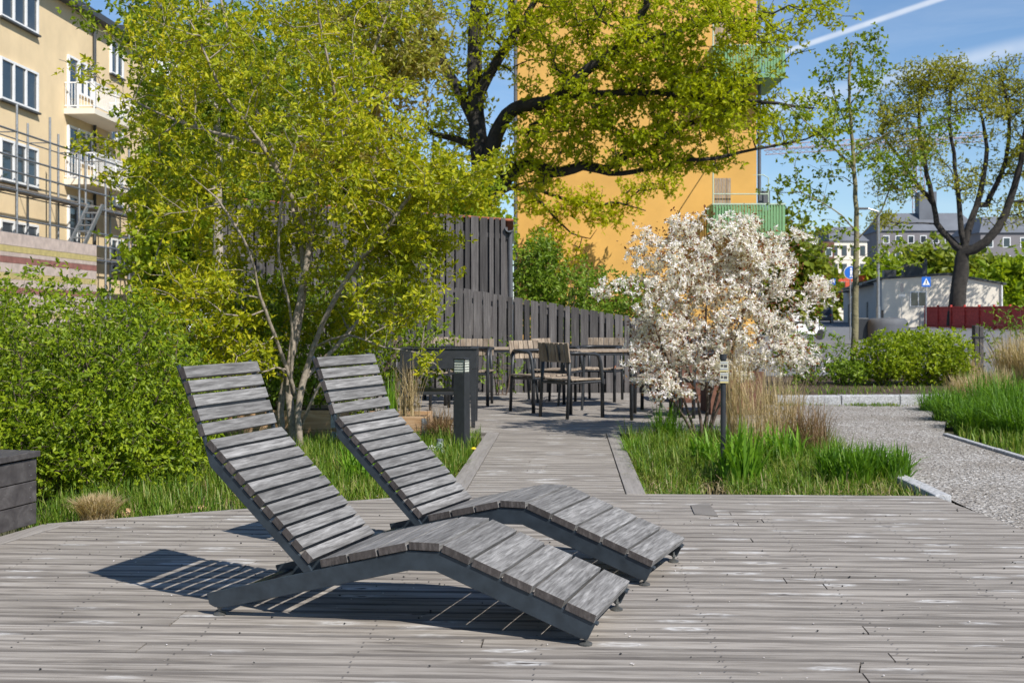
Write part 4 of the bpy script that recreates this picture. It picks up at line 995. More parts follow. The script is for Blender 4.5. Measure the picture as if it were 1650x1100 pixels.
# tower crane
D = 260; cx = (1480-825)*D/F; cz = empty('tower_crane', (cx, D, 0), 0, 'faint pale red tower crane standing far behind the trees', 'crane')
zj = H+(510-225)*D/F; mb = MB()
def lattice(mb, p, q, w, n, r=.09):
    p = Vector(p); q = Vector(q); d = (q-p).normalized(); a = d.orthogonal().normalized()*w/2; b = d.cross(a).normalized()*w/2; cs = [a+b, a-b, -a-b, -a+b]
    for c in cs: mb.tube([p+c, q+c], r, 4)
    for i in range(n):
        u, v_ = p.lerp(q, i/n), p.lerp(q, (i+1)/n)
        for k in range(4): mb.tube([u+cs[k], v_+cs[(k+1) % 4]], r*.6, 3, cap=False)
lattice(mb, (0, 0, 0), (0, 0, zj+3), 1.8, 22); mb.build('mast', M['cranepaint'] if 'cranepaint' in M else plain('crane_paint', (.48, .30, .26), .6, 0, 3, .05, 0), cz)
mb = MB(); lattice(mb, (-33, 0, zj-2.2), (14, 0, zj+.6), 1.5, 34, .08); mb.build('jib', bpy.data.materials['crane_paint'], cz)
# ------------------------------------------------------------------ near multi stem tree
DT = 11.0
def PX(l, D): return [W(x, y, D+(dd if dd else 0)) for x, y, dd in l]
seeds = [
 (PX([(478, 735, 0), (472, 690, 0), (466, 640, 0), (470, 560, .1), (486, 470, .15), (500, 390, .2), (512, 300, .3), (560, 200, .4), (600, 90, .5), (640, -20, .6)], DT), .034, .010),
 (PX([(455, 715, .1), (452, 660, .1), (462, 600, .1), (478, 540, .15), (490, 440, .3), (470, 330, .5), (430, 220, .7), (380, 100, .9), (350, -30, 1)], DT), .034, .010),
 (PX([(486, 728, -.1), (480, 670, -.1), (490, 610, -.1), (505, 560, -.1), (530, 500, -.2), (565, 440, -.3), (610, 385, -.5), (650, 330, -.6), (700, 270, -.7)], DT), .030, .008),
 (PX([(482, 690, 0), (500, 650, -.15), (520, 610, -.2), (545, 570, -.3)], DT), .018, .008),
 (PX([(470, 715, 0), (448, 680, .2), (415, 630, .3), (385, 590, .4), (340, 540, .5), (300, 480, .6), (250, 420, .6)], DT), .020, .006),
 (PX([(500, 390, .2), (470, 320, -.2), (420, 230, -.5), (360, 150, -.7), (320, 60, -.8)], DT), .016, .006),
 (PX([(505, 560, -.1), (560, 540, -.5), (620, 560, -.8), (680, 570, -.9), (715, 600, -.9)], DT), .010, .003),
 (PX([(420, 230, -.5), (330, 210, -.3), (230, 170, 0), (150, 120, .2), (95, 95, .3)], DT), .010, .003),
 (PX([(478, 640, 0), (450, 560, -.2), (420, 480, -.4), (400, 400, -.6), (350, 320, -.8)], DT), .015, .005),
 (PX([(490, 610, -.1), (540, 560, .1), (590, 500, .2), (640, 420, .1), (680, 360, 0)], DT), .014, .005),
 (PX([(466, 640, 0), (470, 520, -.3), (450, 420, -.5), (455, 320, -.7), (480, 220, -.8)], DT), .014, .005),
 (PX([(512, 300, .3), (540, 180, -.3), (520, 60, -.6), (500, -40, -.8)], DT), .014, .006),
]
lobes = [(420, 60, 11, 240, 130, 1.4, 3.0), (310, 190, 11, 120, 120, 1.2, 1.8), (520, 200, 10.8, 170, 150, 1.3, 3.0), (620, 280, 10.5, 130, 110, 1.0, 1.8), (730, 290, 10.3, 105, 60, .7, 1.5),
 (660, 400, 10.6, 90, 90, .8, 1.1), (640, 485, 10.3, 80, 50, .7, .75), (695, 585, 10.1, 24, 36, .22, .10), (320, 350, 11.1, 110, 90, 1.1, 1.2), (310, 480, 10.6, 110, 70, .9, 1.7), (370, 570, 10.7, 80, 60, .6, .8), (560, 400, 11.4, 110, 80, .9, 1.3), (450, 400, 11.8, 90, 80, .7, 1.0), (430, 500, 12.0, 90, 60, .6, .8), (560, 520, 11.9, 80, 50, .6, .8), (630, 360, 11.2, 70, 60, .8, .9), (640, 440, 11.2, 60, 50, .7, .6), (290, 580, 10.2, 60, 50, .4, .4),
 (240, 300, 11, 80, 50, .8, .45), (175, 120, 11.1, 80, 50, .6, .16), (150, 230, 11.1, 60, 25, .4, .10), (560, -10, 11, 130, 60, 1.0, .8), (700, 380, 10.4, 60, 40, .5, .4)]
tree('multistem_tree', 'multi stemmed yellow green spring tree directly behind the loungers', 'tree', seeds, lobes, 2500, 26, (.038, .038, .032), .050, M['maple'], M['bark'], step=.10, rtip=.0025, kpl=.30, wob=.09, aspect=.46, names=('trunk', 'crown'))
# second tree: pale trunk behind it
D2 = 15.5
seeds = [(PX([(362, 640, 0), (358, 520, 0), (352, 420, 0), (350, 330, 0), (352, 250, 0), (345, 150, .1), (335, 50, .2), (330, -60, .2)], D2), .085, .03),
 (PX([(352, 330, 0), (330, 260, -.3), (290, 180, -.5), (240, 80, -.6)], D2), .03, .012), (PX([(352, 260, 0), (400, 190, .3), (450, 80, .5)], D2), .03, .012)]
lobes = [(340, 120, D2, 130, 130, 1.8, 2), (280, 230, D2, 70, 110, 1.4, .7), (230, 30, D2, 90, 60, 1.5, .5), (450, 120, D2+.5, 140, 120, 1.4, 1), (340, 300, D2+.4, 120, 50, 1.2, .5)]
tree('pale_trunk_tree', 'taller tree with a pale grey trunk standing behind the multi stemmed tree', 'tree', seeds, lobes, 950, 20, (.07, .07, .055), .065, M['maple2'], M['barkpale'], step=.18, rtip=.002, aspect=.6)
# beech with withered brown leaves
D3 = 21
seeds = [(PX([(600, 600, 0), (598, 400, 0), (605, 250, 0), (610, 100, .2), (620, -60, .2)], D3), .12, .04)]
lobes = [(620, 50, D3, 105, 85, 1.9, 2.0), (520, 100, D3, 110, 100, 1.6, 1.0), (660, 120, D3-.3, 60, 60, 1.0, .6), (560, 220, D3, 120, 80, 1.4, .8), (620, -60, D3, 110, 50, 1.4, .6)]
tree('beech_tree', 'beech with withered brown leaves showing above the shed', 'tree', seeds, lobes, 900, 21, (.12, .12, .09), .085, M['beech'], M['barkpale'], step=.25, rtip=.003, aspect=.55)
# big oak in front of the ochre house
DO = 38.0
seeds = [
 (PX([(772, 620, 0), (775, 480, 0), (778, 350, 0), (775, 270, 0), (768, 200, 0), (765, 120, 0), (768, 20, .3), (775, -80, .3)], DO), .40, .17),
 (PX([(778, 300, 0), (800, 215, -.5), (830, 175, -1), (890, 160, -1.8), (950, 110, -2.6), (1005, 70, -3), (1040, 10, -3.4), (1060, -40, -3.6)], DO), .26, .09),
 (PX([(905, 158, -1.8), (980, 150, -2.5), (1060, 150, -3), (1150, 160, -3.5), (1230, 165, -3.6), (1310, 175, -3.6)], DO), .11, .03),
 (PX([(1005, 70, -3), (1060, 60, -3.6), (1120, 40, -4), (1200, 30, -4.2)], DO), .09, .03),
 (PX([(785, 330, 0), (820, 285, -.2), (850, 262, -.6), (890, 278, -.9), (940, 268, -1.2), (975, 272, -1.5), (1010, 250, -1.8), (1045, 243, -2), (1080, 215, -2.2), (1150, 185, -2.6), (1210, 165, -2.8)], DO), .22, .045),
 (PX([(940, 270, -1.2), (1000, 280, -2), (1080, 262, -2.6), (1150, 255, -3), (1220, 240, -3.2), (1300, 225, -3.3)], DO), .09, .025),
 (PX([(800, 315, 1), (825, 303, 3), (850, 306, 4.8), (875, 309, 5.2), (900, 318, 5.4), (930, 324, 5.4), (960, 333, 5.4), (985, 326, 5.3), (1010, 330, 5.2), (1040, 340, 5.2)], DO), .07, .02),
 (PX([(850, 300, 4.8), (880, 335, 5.4), (920, 375, 5.6), (950, 385, 5.6)], DO), .06, .02),
 (PX([(768, 200, 0), (740, 150, .3), (710, 90, .6), (690, 20, .8), (680, -60, 1)], DO), .20, .07),
 (PX([(768, 160, 0), (800, 100, -.5), (840, 40, -.8), (880, -30, -1)], DO), .18, .07),
 (PX([(772, 240, 0), (735, 225, .4), (700, 215, .6), (670, 190, .8)], DO), .13, .04),
]
lobes = [(760, 60, DO, 110, 110, 2.5, 1.2), (900, 30, DO-1.5, 130, 80, 2.4, 2.0), (1000, 110, DO-2.6, 120, 90, 2.0, 1.9), (900, 190, DO-1.6, 90, 80, 1.6, 1.6), (1090, 160, DO-3, 120, 85, 1.6, 2.0), (1000, 225, DO-2.2, 120, 45, 1.3, 1.2), (1180, 160, DO-3.5, 90, 80, 1.4, 1.2),
 (1120, 50, DO-4, 130, 70, 1.7, 1.6), (1240, 40, DO-4.2, 110, 60, 1.5, .6), (1290, 190, DO-3.4, 80, 45, 1.1, .4), (880, 325, DO+5.2, 60, 30, .5, .45), (975, 335, DO+5.3, 75, 38, .4, .6), (900, 395, DO+5.5, 50, 45, .4, .4), (1050, 300, DO+3, 60, 25, .8, .3), (1100, 262, DO-2.8, 100, 22, 1.0, .5),
 (850, 275, DO-.5, 60, 40, 1.4, .7), (730, 200, DO+.5, 70, 70, 1.4, .6), (1000, -10, DO-3, 260, 40, 2, 1.2), (1330, 20, DO-4, 60, 30, .8, .10)]
tree('oak_tree', 'old dark oak whose wide boughs spread in front of the ochre house', 'tree', seeds, lobes, 2900, 24, (.19, .19, .13), .13, M['oakleaf'], M['barkdark'], step=.32, rtip=.0085, kpl=.22, wob=.13, aspect=.6, e=None) if False else None
r_ = tree('oak_tree', 'old dark oak whose wide boughs spread in front of the ochre house', 'tree', seeds, lobes, 3900, 13, (.14, .14, .10), .125, M['oakleaf'], M['barkdark'], step=.32, rtip=.0085, kpl=.22, wob=.14, aspect=.55, tuft=5)

# young street tree right
DY = 21.0
seeds = [(PX([(1377, 612, 0), (1378, 500, 0), (1380, 400, 0), (1378, 300, 0), (1374, 230, 0), (1368, 150, 0), (1372, 70, .1)], DY), .072, .018),
 (PX([(1378, 370, 0), (1340, 335, -.2), (1290, 310, -.4)], DY), .016, .006), (PX([(1378, 390, 0), (1420, 340, -.2), (1440, 290, -.4), (1470, 275, -.5)], DY), .014, .005),
 (PX([(1376, 270, 0), (1330, 225, -.2), (1280, 180, -.4), (1250, 150, -.5)], DY), .018, .006), (PX([(1376, 250, 0), (1430, 215, -.2), (1480, 205, -.3), (1530, 195, -.3)], DY), .014, .005),
 (PX([(1374, 220, 0), (1350, 170, .1), (1330, 120, .1)], DY), .014, .005), (PX([(1370, 170, 0), (1400, 120, .1), (1415, 60, .1)], DY), .012, .005)]
lobes = [(1290, 310, DY, 60, 35, .6, .8), (1300, 210, DY-.3, 60, 60, .7, 1), (1360, 140, DY, 60, 70, .6, 1.2), (1410, 80, DY, 30, 40, .4, .35), (1460, 280, DY-.2, 60, 50, .5, .7), (1500, 205, DY-.2, 55, 30, .4, .5), (1340, 380, DY, 55, 40, .6, .5), (1440, 400, DY-.2, 50, 40, .5, .4), (1370, 250, DY, 70, 60, .7, .8)]
tree('young_street_tree', 'slender young tree with pale trunk and thin new leaves right of the blossom', 'tree', seeds, lobes, 460, 14, (.08, .08, .06), .062, M['maple2'], M['barkmoss'], step=.2, rtip=.003, kpl=.35, wob=.1, aspect=.7)

# big oak by the red fence and its neighbour
def big_oak(D, base, s, label, leaf, natt, lob, name='old_oak'):
    seeds = []
    for pts, a, b in s: seeds.append((PX(pts, D), a, b))
    return tree(name, label, 'tree', seeds, lob, natt, 11, (.36, .36, .28), .19, leaf, M['barkdark'], step=.9, rtip=.016, kpl=.22, wob=.12, aspect=.6)
DB = 93
big_oak(DB, None, [([(1541, 525, 0), (1543, 480, 0), (1548, 440, 0), (1552, 405, 0)], .66, .50), ([(1552, 410, 0), (1560, 370, 0), (1580, 310, 0), (1590, 240, .5), (1580, 180, 1)], .30, .09), ([(1552, 410, 0), (1590, 390, -1), (1620, 345, -1), (1640, 280, -1.5), (1650, 220, -2), (1660, 150, -2)], .36, .10),
  ([(1548, 405, 0), (1530, 385, .6), (1510, 362, 1), (1505, 330, 1.5), (1480, 300, 2), (1450, 255, 2), (1420, 215, 2)], .28, .08), ([(1505, 335, 1.5), (1490, 260, 1), (1480, 190, .6), (1485, 130, .4)], .20, .07), ([(1590, 330, .4), (1620, 260, 1), (1625, 190, 1), (1615, 130, 1)], .22, .08), ([(1550, 390, 0), (1545, 330, 0), (1540, 270, 0), (1530, 200, 0), (1535, 130, 0)], .22, .07)],
  'mighty old oak with dark trunk rising behind the red fence', M['budleaf'], 2700,
  [(1550, 180, DB, 70, 60, 5, 1.0), (1610, 140, DB, 45, 50, 4, .8), (1520, 125, DB, 40, 35, 4, .7), (1480, 125, DB, 35, 30, 3, .5), (1450, 170, DB, 45, 45, 4, .8), (1415, 220, DB, 35, 50, 3, .5), (1650, 150, DB, 45, 60, 5, .9), (1700, 200, DB, 60, 90, 5, 1), (1490, 240, DB, 60, 35, 4, .6), (1640, 250, DB, 50, 45, 4, .6), (1560, 290, DB, 60, 30, 4, .35), (1690, 320, DB, 60, 60, 4, .5), (1445, 300, DB, 45, 40, 3, .4), (1420, 355, DB, 30, 20, 2, .15), (1620, 340, DB, 40, 25, 3, .2)])
def far_tree(px, ytop, D, wpx, hpx, leaf, label, natt=260, name='broadleaf_tree', size=.38, group=None, ybot=None):
    b = (px, HY+(H-gz(D))*F/D, 0)
    seeds = [([W(px, b[1], D), W(px+wpx*.03, (b[1]+ytop)/2+hpx*.1, D), W(px, ytop+hpx*.25, D)], .018*hpx*D/F, .05)]
    cy = ytop+hpx*.5
    lobes = [(px, cy, D, wpx*.5, hpx*.5, wpx*.45*D/F, 2), (px-wpx*.22, cy+hpx*.15, D, wpx*.3, hpx*.33, wpx*.3*D/F, .8), (px+wpx*.22, cy+hpx*.12, D-.5, wpx*.3, hpx*.35, wpx*.3*D/F, .8)]
    k = D/60.0
    return tree(name, label, 'tree', seeds, lobes, natt, 36, (.45*k, .45*k, .35*k), size*k, leaf, M['barkdark'], step=.9*k, rtip=.012*k, kpl=.25, aspect=.65, group=group)
far_tree(1250, 345, 70, 130, 190, M['farleaf'], 'dark green tree between the ochre house and the white apartments', 300)
far_tree(1302, 425, 165, 60, 80, M['farleaf'], 'lower dark green tree in front of the rust brown stair tower', 240)
far_tree(1170, 380, 60, 110, 150, M['farleaf'], 'dark tree hidden mostly behind the white blossom', 160)
far_tree(1432, 425, 150, 70, 80, M['farleaf2'], 'light green tree behind the roof vents of the low building', 260)
far_tree(1490, 405, 165, 110, 110, M['farleaf'], 'olive green tree below the mansard roof left of the oak trunk', 320)
far_tree(1600, 412, 160, 120, 110, M['farleaf'], 'olive green tree behind the low building right of the oak trunk', 320)
far_tree(1640, 420, 120, 110, 100, M['farleaf2'], 'bright green tree right of the low building above the red fence', 320)
far_tree(1700, 400, 130, 100, 120, M['farleaf2'], 'bright green tree cut by the right edge behind the red fence', 220)
far_tree(1540, 415, 175, 90, 100, M['farleaf2'], 'green tree showing between the forks of the oak', 200)
far_tree(290, 190, 30, 170, 330, M['farleaf2'], 'bright green tree between the cream house and the shed', 420, size=.30)
far_tree(430, 180, 34, 200, 330, M['farleaf'], 'green tree behind the left part of the shed roof', 420, size=.30)
far_tree(560, 120, 36, 170, 380, M['farleaf'], 'tall green tree behind the middle of the shed roof', 420, size=.30)
far_tree(255, 130, 62, 90, 370, M['farleaf'], 'tall dark tree beyond the end of the cream house', 420)
far_tree(730, 270, 30, 190, 200, M['farleaf2'], 'low yellow green tree right behind the shed roof', 420, size=.26)
far_tree(400, 60, 50, 200, 430, M['farleaf2'], 'tall light green tree far behind the pale trunk', 480)

# ------------------------------------------------------------------ shrubs
def shrub(name, label, cx, cy, rx, ry, h, natt, per, sig, ls, leaf, bark='barktwig', zb=-.1, lob=None, stems=9, keep=None, group=None, aspect=.5, kpl=.3, step=.1):
    seeds = []
    for i in range(stems):
        a = 2*PI*i/stems+random.random(); q = random.uniform(.15, .55)
        bx_, by_ = cx+rx*.25*math.cos(a)*random.random(), cy+ry*.25*math.sin(a)*random.random()
        seeds.append(([(bx_, by_, zb), (bx_+rx*q*.4*math.cos(a), by_+ry*q*.4*math.sin(a), zb+h*.3), (bx_+rx*q*math.cos(a), by_+ry*q*math.sin(a), zb+h*.62)], .012, .005))
    att = []
    L_ = lob or [(0, 0, .5, 1, 1, .5, 1)]
    w = np.array([l[6] for l in L_], float); w /= w.sum()
    for k in rng.choice(len(L_), natt, p=w):
        ax, ay, az, bx2, by2, bz, _ = L_[k]; d = unit(rng.normal(size=3)); r = rng.uniform()**(1/3.2)
        att.append((cx+rx*(ax+bx2*d[0]*r), cy+ry*(ay+by2*d[1]*r), zb+h*(az+bz*d[2]*r)))
    att = np.array(att); att = att[att[:, 2] > zb+.03]
    hs = 11.0 if ls < .06 else 6.0; hv = np.sin(att[:, 0]*hs+cx)*np.sin(att[:, 1]*hs*.8)*np.sin(att[:, 2]*hs*1.1+1)+.4*np.sin(att[:, 0]*hs*2.1)*np.sin(att[:, 2]*hs*1.9); att = att[(hv < .15) | (rng.uniform(size=len(att)) < .25)]
    if keep is not None: att = att[keep(att)]
    pos, par, r, tips = grow(seeds, att, step, kpl, .0016, .1)
    base = (cx, cy, zb); root = empty(name, base, 0, label, 'shrub', group)
    limb_mesh('stems', pos, par, r, M[bark], root, base)
    C_ = cluster(pos[tips], per, sig, 4)
    leaf_mesh('foliage', C_, ls, M[leaf], root, aspect=aspect, origin=base)
    return root, pos[tips]
kp = lambda a: (a[:, 1] > diag(0)*0+7.35+np.maximum(0, (a[:, 0]+2.6))*.45)
shrub('green_shrub', 'dense fresh green shrub right behind the dark box bench', -3.55, 8.6, 1.15, 1.0, 1.55, 1900, 20, (.06, .06, .045), .037, 'bush', keep=kp, stems=14, lob=[(0, 0, .45, 1, 1, .5, 3), (.3, -.2, .25, .7, .9, .3, 1), (-.4, -.1, .8, .5, .6, .28, .7)])
shrub('green_shrub', 'dense fresh green shrub between the bench and the back of the near lounger', -2.95, 8.95, .80, 1.05, 1.36, 1700, 20, (.06, .06, .045), .037, 'bush', keep=kp, stems=14, lob=[(0, 0, .42, 1, 1, .48, 3), (.3, -.3, .22, .7, .8, .28, 1.2), (.1, .1, .85, .6, .6, .2, .4)])
shrub('green_shrub', 'green shrub in the shade under the multi stemmed tree', -2.35, 12.5, 1.1, .6, 1.5, 700, 14, (.07, .07, .05), .044, 'bush', stems=10)
shrub('green_shrub', 'tall loose green shrub farther back below the scaffold', -4.6, 11.0, 1.6, 1.0, 1.72, 1100, 14, (.09, .09, .06), .052, 'bush', stems=14)
shrub('green_shrub', 'loose green shrub far back between the scaffold and the tall tree', -2.9, 12.0, 1.0, .8, 1.75, 700, 14, (.09, .09, .06), .052, 'bush2', stems=10)
shrub('green_shrub', 'green shrub before the left half of the shed wall', -1.9, 13.6, 1.3, .8, 1.9, 700, 14, (.09, .09, .06), .052, 'bush', stems=10)
shrub('green_shrub', 'tall green shrub rising behind the low fence beside the down pipe', 1.0, 24.5, .95, .9, 2.85, 800, 15, (.13, .13, .1), .085, 'bush2', stems=12, zb=0, step=.2, lob=[(-.5, 0, .62, .5, .7, .38, 1.5), (.3, 0, .4, .9, .9, .4, 1.3)])
shrub('green_shrub', 'lower green shrub behind the low fence below the ochre wall', 2.15, 25.5, 1.15, .9, 2.15, 800, 15, (.13, .13, .1), .085, 'bush2', stems=12, zb=0, step=.2)
shrub('fence_weed', 'small self sown green sapling in front of the low fence', -.15, 17.9, .42, .3, .95, 60, 9, (.06, .06, .05), .055, 'bush2', stems=5, zb=0)
DS = 19.6
for (px, w_, h_, na, lab, lf) in [(1305, .9, .85, 150, 'loose pale shrub left of the young tree trunk', 'bush2'), (1425, .55, .85, 360, 'bright green shrub right beside the young tree trunk', 'lightbush'), (1482, .58, .9, 420, 'bright green shrub in the middle of the bark bed', 'lightbush'), (1532, .42, .85, 280, 'bright green shrub at the right end of the bark bed', 'lightbush'), (1360, .35, .45, 100, 'tiny green shrub at the foot of the young tree', 'bush2')]:
    x = (px-825)*DS/F; shrub('low_shrub', lab, x, DS, w_*.8, .7, h_, na, 15, (.08, .08, .055), .06, lf, zb=.06, stems=9, group=None)
shrub('low_shrub', 'thin leafy twigs of a shrub at the right edge above the dry grass', 8.9, 21.5, .9, .7, 1.5, 120, 9, (.1, .1, .07), .07, 'bush2', zb=0, stems=6)

# white blossom shrub
DM = 11.7
bs = W(1128, 718, DM); bs = (bs[0], bs[1], -.09)
seeds = []
for pts in ([(1128, 0, 0), (1100, 640, 0), (1085, 600, -.1), (1060, 540, -.2), (1040, 460, -.3)], [(1132, 0, 0), (1125, 650, 0), (1110, 600, .1), (1090, 520, .2), (1085, 420, .2)], [(1136, 0, 0), (1140, 640, 0), (1135, 580, 0), (1140, 480, -.2), (1150, 390, -.2)],
            [(1138, 0, 0), (1155, 640, .1), (1175, 580, .1), (1200, 500, 0), (1230, 430, 0)], [(1138, 0, 0), (1160, 650, -.1), (1200, 610, -.2), (1260, 570, -.3), (1310, 590, -.3)], [(1126, 0, 0), (1095, 660, -.2), (1070, 630, -.35), (1045, 590, -.4)],
            [(1132, 0, .1), (1150, 620, .3), (1180, 540, .4), (1220, 470, .4), (1300, 470, .3)]):
    p = [(bs[0]+(pts[0][0]-1128)*.006, bs[1]+pts[0][2], bs[2])]+[W(x, y, DM+d) for x, y, d in pts[1:]]
    seeds.append((p, .016, .006))
lob_m = [(1140, 440, DM, 120, 85, .62, 2.6), (1080, 470, DM-.1, 75, 90, .55, 1.6), (1200, 450, DM, 85, 75, .55, 1.6), (1150, 530, DM-.1, 130, 60, .65, 2.0), (1060, 560, DM-.2, 55, 50, .45, .7), (1250, 520, DM, 70, 50, .45, .7), (1270, 575, DM-.3, 55, 30, .3, .55),
         (1310, 472, DM, 42, 22, .2, .28), (1035, 400, DM, 25, 40, .2, .2), (1150, 370, DM, 85, 28, .4, .7), (985, 468, DM-.1, 30, 14, .15, .16), (1235, 390, DM, 30, 22, .25, .22), (1285, 385, DM, 25, 25, .2, .08), (1265, 420, DM, 25, 25, .2, .12), (1090, 372, DM, 22, 22, .2, .12), (1330, 462, DM, 22, 12, .15, .1), (1080, 620, DM-.4, 45, 28, .25, .3), (1150, 590, DM-.1, 70, 30, .4, .5), (1035, 590, DM-.3, 28, 35, .2, .2), (1200, 585, DM-.1, 50, 28, .35, .35), (1210, 400, DM, 60, 40, .4, .6)]
HOLE = 90.0; att = sample_lobes(lob_m, 1300)
pos, par, r, tips = grow(seeds, att, .09, .28, .0015, .1)
root = empty('blossom_shrub', bs, 0, 'round shrub covered in white star shaped blossom beside the walkway', 'shrub')
limb_mesh('stems', pos, par, r, M['barktwig'], root, bs)
C_ = cluster(pos[tips], 5, (.030, .030, .028)); flower_mesh('blossom', C_, .034, M['petal'], root, 6, origin=bs)
C_ = cluster(pos[tips], 7, (.065, .065, .055)); leaf_mesh('foliage', C_, .030, M['bronze'], root, aspect=.5, origin=bs)

# ------------------------------------------------------------------ grasses
def bed_points(n, poly_fn, xr, yr, z):
    x = rng.uniform(xr[0], xr[1], n*2); y = rng.uniform(yr[0], yr[1], n*2); ok = poly_fn(x, y); x, y = x[ok][:n], y[ok][:n]
    return np.stack([x*ER[0]+y*EF[0], x*ER[1]+y*EF[1], np.full(len(x), z)], 1)
def dens(x, y, s, seed=0): return .5+.5*np.sin(x*s+seed)*np.cos(y*s*1.3+seed*2)+.3*np.sin(x*s*2.7+y*s*1.9+seed)
def stuff(o, label): tag(o, label, 'grass', kind='stuff'); return o
B = bed_points(26000, lambda x, y: (y > 8.02) & ~((np.abs(x-1.02) < .10) & (y < 8.85)) & (rng.uniform(size=len(x)) < .12+.8*dens(x, y, 3.1)*dens(x, y, 7.3, 2)+.15), (.53, 2.40), (8.02, 12.0), -.1)
stuff(grass_mesh('grass', B, .05+.20*rng.uniform(0, 1, len(B))**1.9*(.35+1.15*np.clip((B[:, 1]-7.8)/1.8, 0, 1)), M['grass'], width=.0065, lean=.85), 'short mixed green grass filling the bed right of the walkway')
B = bed_points(3500, lambda x, y: y > 8.0, (.53, 2.40), (8.0, 11), -.1); stuff(grass_mesh('dry_grass', B, .05+.16*rng.uniform(0, 1, len(B))**2, M['straw'], width=.0048, lean=1.1, droop=1.5), 'dry straw blades lying between the green grass right of the walkway')
TX, TY = -2.74, 6.93
def Lft(x, y): return (y > (6.72+np.maximum(0, x+2.95)*.583)) & (np.hypot((x-TX), (y-TY)) > .19)
B = bed_points(24000, lambda x, y: Lft(x, y) & (rng.uniform(size=len(x)) < .3+.7*dens(x, y, 2.6, 1)), (-3.2, -.84), (6.7, 11.8), -.1)
stuff(grass_mesh('grass', B, .06+.20*rng.uniform(0, 1, len(B))**1.4, M['grass'], width=.007, lean=.5), 'fresh green grass strip between the left shrubs and the deck')
B = bed_points(2600, Lft, (-3.2, -.84), (6.7, 10.5), -.1); stuff(grass_mesh('dry_grass', B, .12, M['straw'], width=.005, lean=1.0, droop=1.2), 'dry straw blades among the grass behind the loungers')
B = bed_points(15000, lambda x, y: (x > 3.88+np.maximum(0, y-12.3)*.40), (3.85, 8.0), (9.5, 18), -.1)
stuff(grass_mesh('grass', B, .10+.12*rng.uniform(0, 1, len(B)), M['grass'], width=.010, lean=.45), 'green grass in the bed across the gravel path')
B = bed_points(700, lambda x, y: rng.uniform(size=len(x)) < dens(x, y, 2.2), (3, 7.6), (17.05, 19), .05); stuff(grass_mesh('grass', B, .09, M['grass'], width=.012, lean=.8), 'sparse weeds on the bark bed behind the granite kerb')
B = bed_points(700, lambda x, y: rng.uniform(size=len(x)) < dens(x, y, 5), (2.8, 5.2), (16.3, 16.6), -.04); stuff(grass_mesh('grass', B, .05, M['grass'], width=.008, lean=.9), 'low weeds along the foot of the granite kerb')
def clump(name, label, x, y, r, n, h, mat, width=.008, lean=.4, z=-.1, hj=.35, cat='grass clump', ex=None, bias=(0, 0), **k):
    a = rng.uniform(0, 2*PI, n); q = r*np.sqrt(rng.uniform(0, 1, n)); B = np.stack([q*np.cos(a), q*np.sin(a), np.zeros(n)], 1)
    o = grass_mesh(name, B, h, M[mat], width=width, lean=lean, hj=hj, bias=bias, **k); o.location = (x, y, z); tag(o, label, cat); return o
def cg(px, py, z=-.1): g = G(px, py, z); return g[0], g[1]
x, y = cg(1195, 790); clump('daylily_clump', 'bright green broad leaved clump just right of the label post', x, y+.1, .16, 150, .42, 'lily', .022, .55)
x, y = cg(1140, 770); clump('daylily_clump', 'bright green broad leaved clump left of the label post', x, y+.1, .12, 90, .34, 'lily', .020, .6)
x, y = cg(1270, 765); clump('daylily_clump', 'broad leaved green clump at the foot of the straw grass', x, y+.2, .16, 130, .36, 'lily', .020, .6)
x, y = cg(1375, 793); clump('sedge_clump', 'dense dark green leafy clump left of its twin near the gravel edging', x, y+.2, .2, 520, .30, 'darkgrass', .014, .5)
x, y = cg(1435, 790); clump('sedge_clump', 'dense dark green leafy clump at the right corner of the bed', x, y+.2, .2, 520, .29, 'darkgrass', .014, .55)
x, y = cg(1075, 725); clump('sedge_clump', 'grey green tuft at the corner of walkway and terrace', x, y, .12, 220, .42, 'darkgrass', .008, .5)
x, y = cg(1020, 752); clump('sedge_clump', 'small light green weed tuft in the walkway corner', x+.03, y+.3, .08, 90, .22, 'lily', .012, .5)
x, y = cg(1225, 745); clump('straw_grass', 'tall straw coloured grass clump right of the label post', x, y, .20, 210, .80, 'straw', .0048, .34)
x, y = cg(1265, 742); clump('straw_grass', 'brownish straw grass clump in the middle of the tall ones', x, y+.1, .18, 280, .70, 'straw', .0048, .42)
x, y = cg(1312, 748); clump('straw_grass', 'dark brown dry seed head clump toward the gravel', x, y+.1, .15, 340, .52, 'deadplant', .005, .45)
x, y = cg(1185, 735); clump('straw_grass', 'thin straw stalks standing behind the label post', x, y, .1, 120, .95, 'straw', .005, .15)
x, y = cg(655, 690, .12); clump('straw_grass', 'dry upright straw grass growing in the small collar planter', -1.06, 12.4,   .13, 85, .60, 'straw', .0055, .34, z=.09)
clump('straw_grass', 'tuft of green and dry blades in the left end of the small collar planter', -1.24, 12.4, .08, 60, .46, 'lily', .01, .3, z=.09)
clump('dead_perennial', 'rusty brown withered plant between the small planter and the bollard', -.72, 12.0, .12, 420, .34, 'deadplant', .006, 1.0, z=-.08, cat='plant', droop=1.3)
x, y, _ = R(TX, TY); clump('clipped_grass_tuft', 'low tuft of clipped dry straw beside the box bench', x, y, .085, 1100, .19, 'straw', .0055, .85, z=-.06, hj=.15, droop=.5)
x, y = cg(560, 790); clump('daylily_clump', 'broad green leaves between the two lounger backs', x+.1, y+.1, .14, 70, .33, 'lily', .022, .6)
x, y = cg(610, 775); clump('daylily_clump', 'small broad green tuft behind the far lounger back', x, y+.1, .10, 40, .24, 'lily', .02, .7)
x, y = cg(720, 775); clump('sedge_clump', 'yellow green weeds at the foot of the lamp bollard', x-.02, y+.3, .18, 330, .17, 'grass', .007, .7)
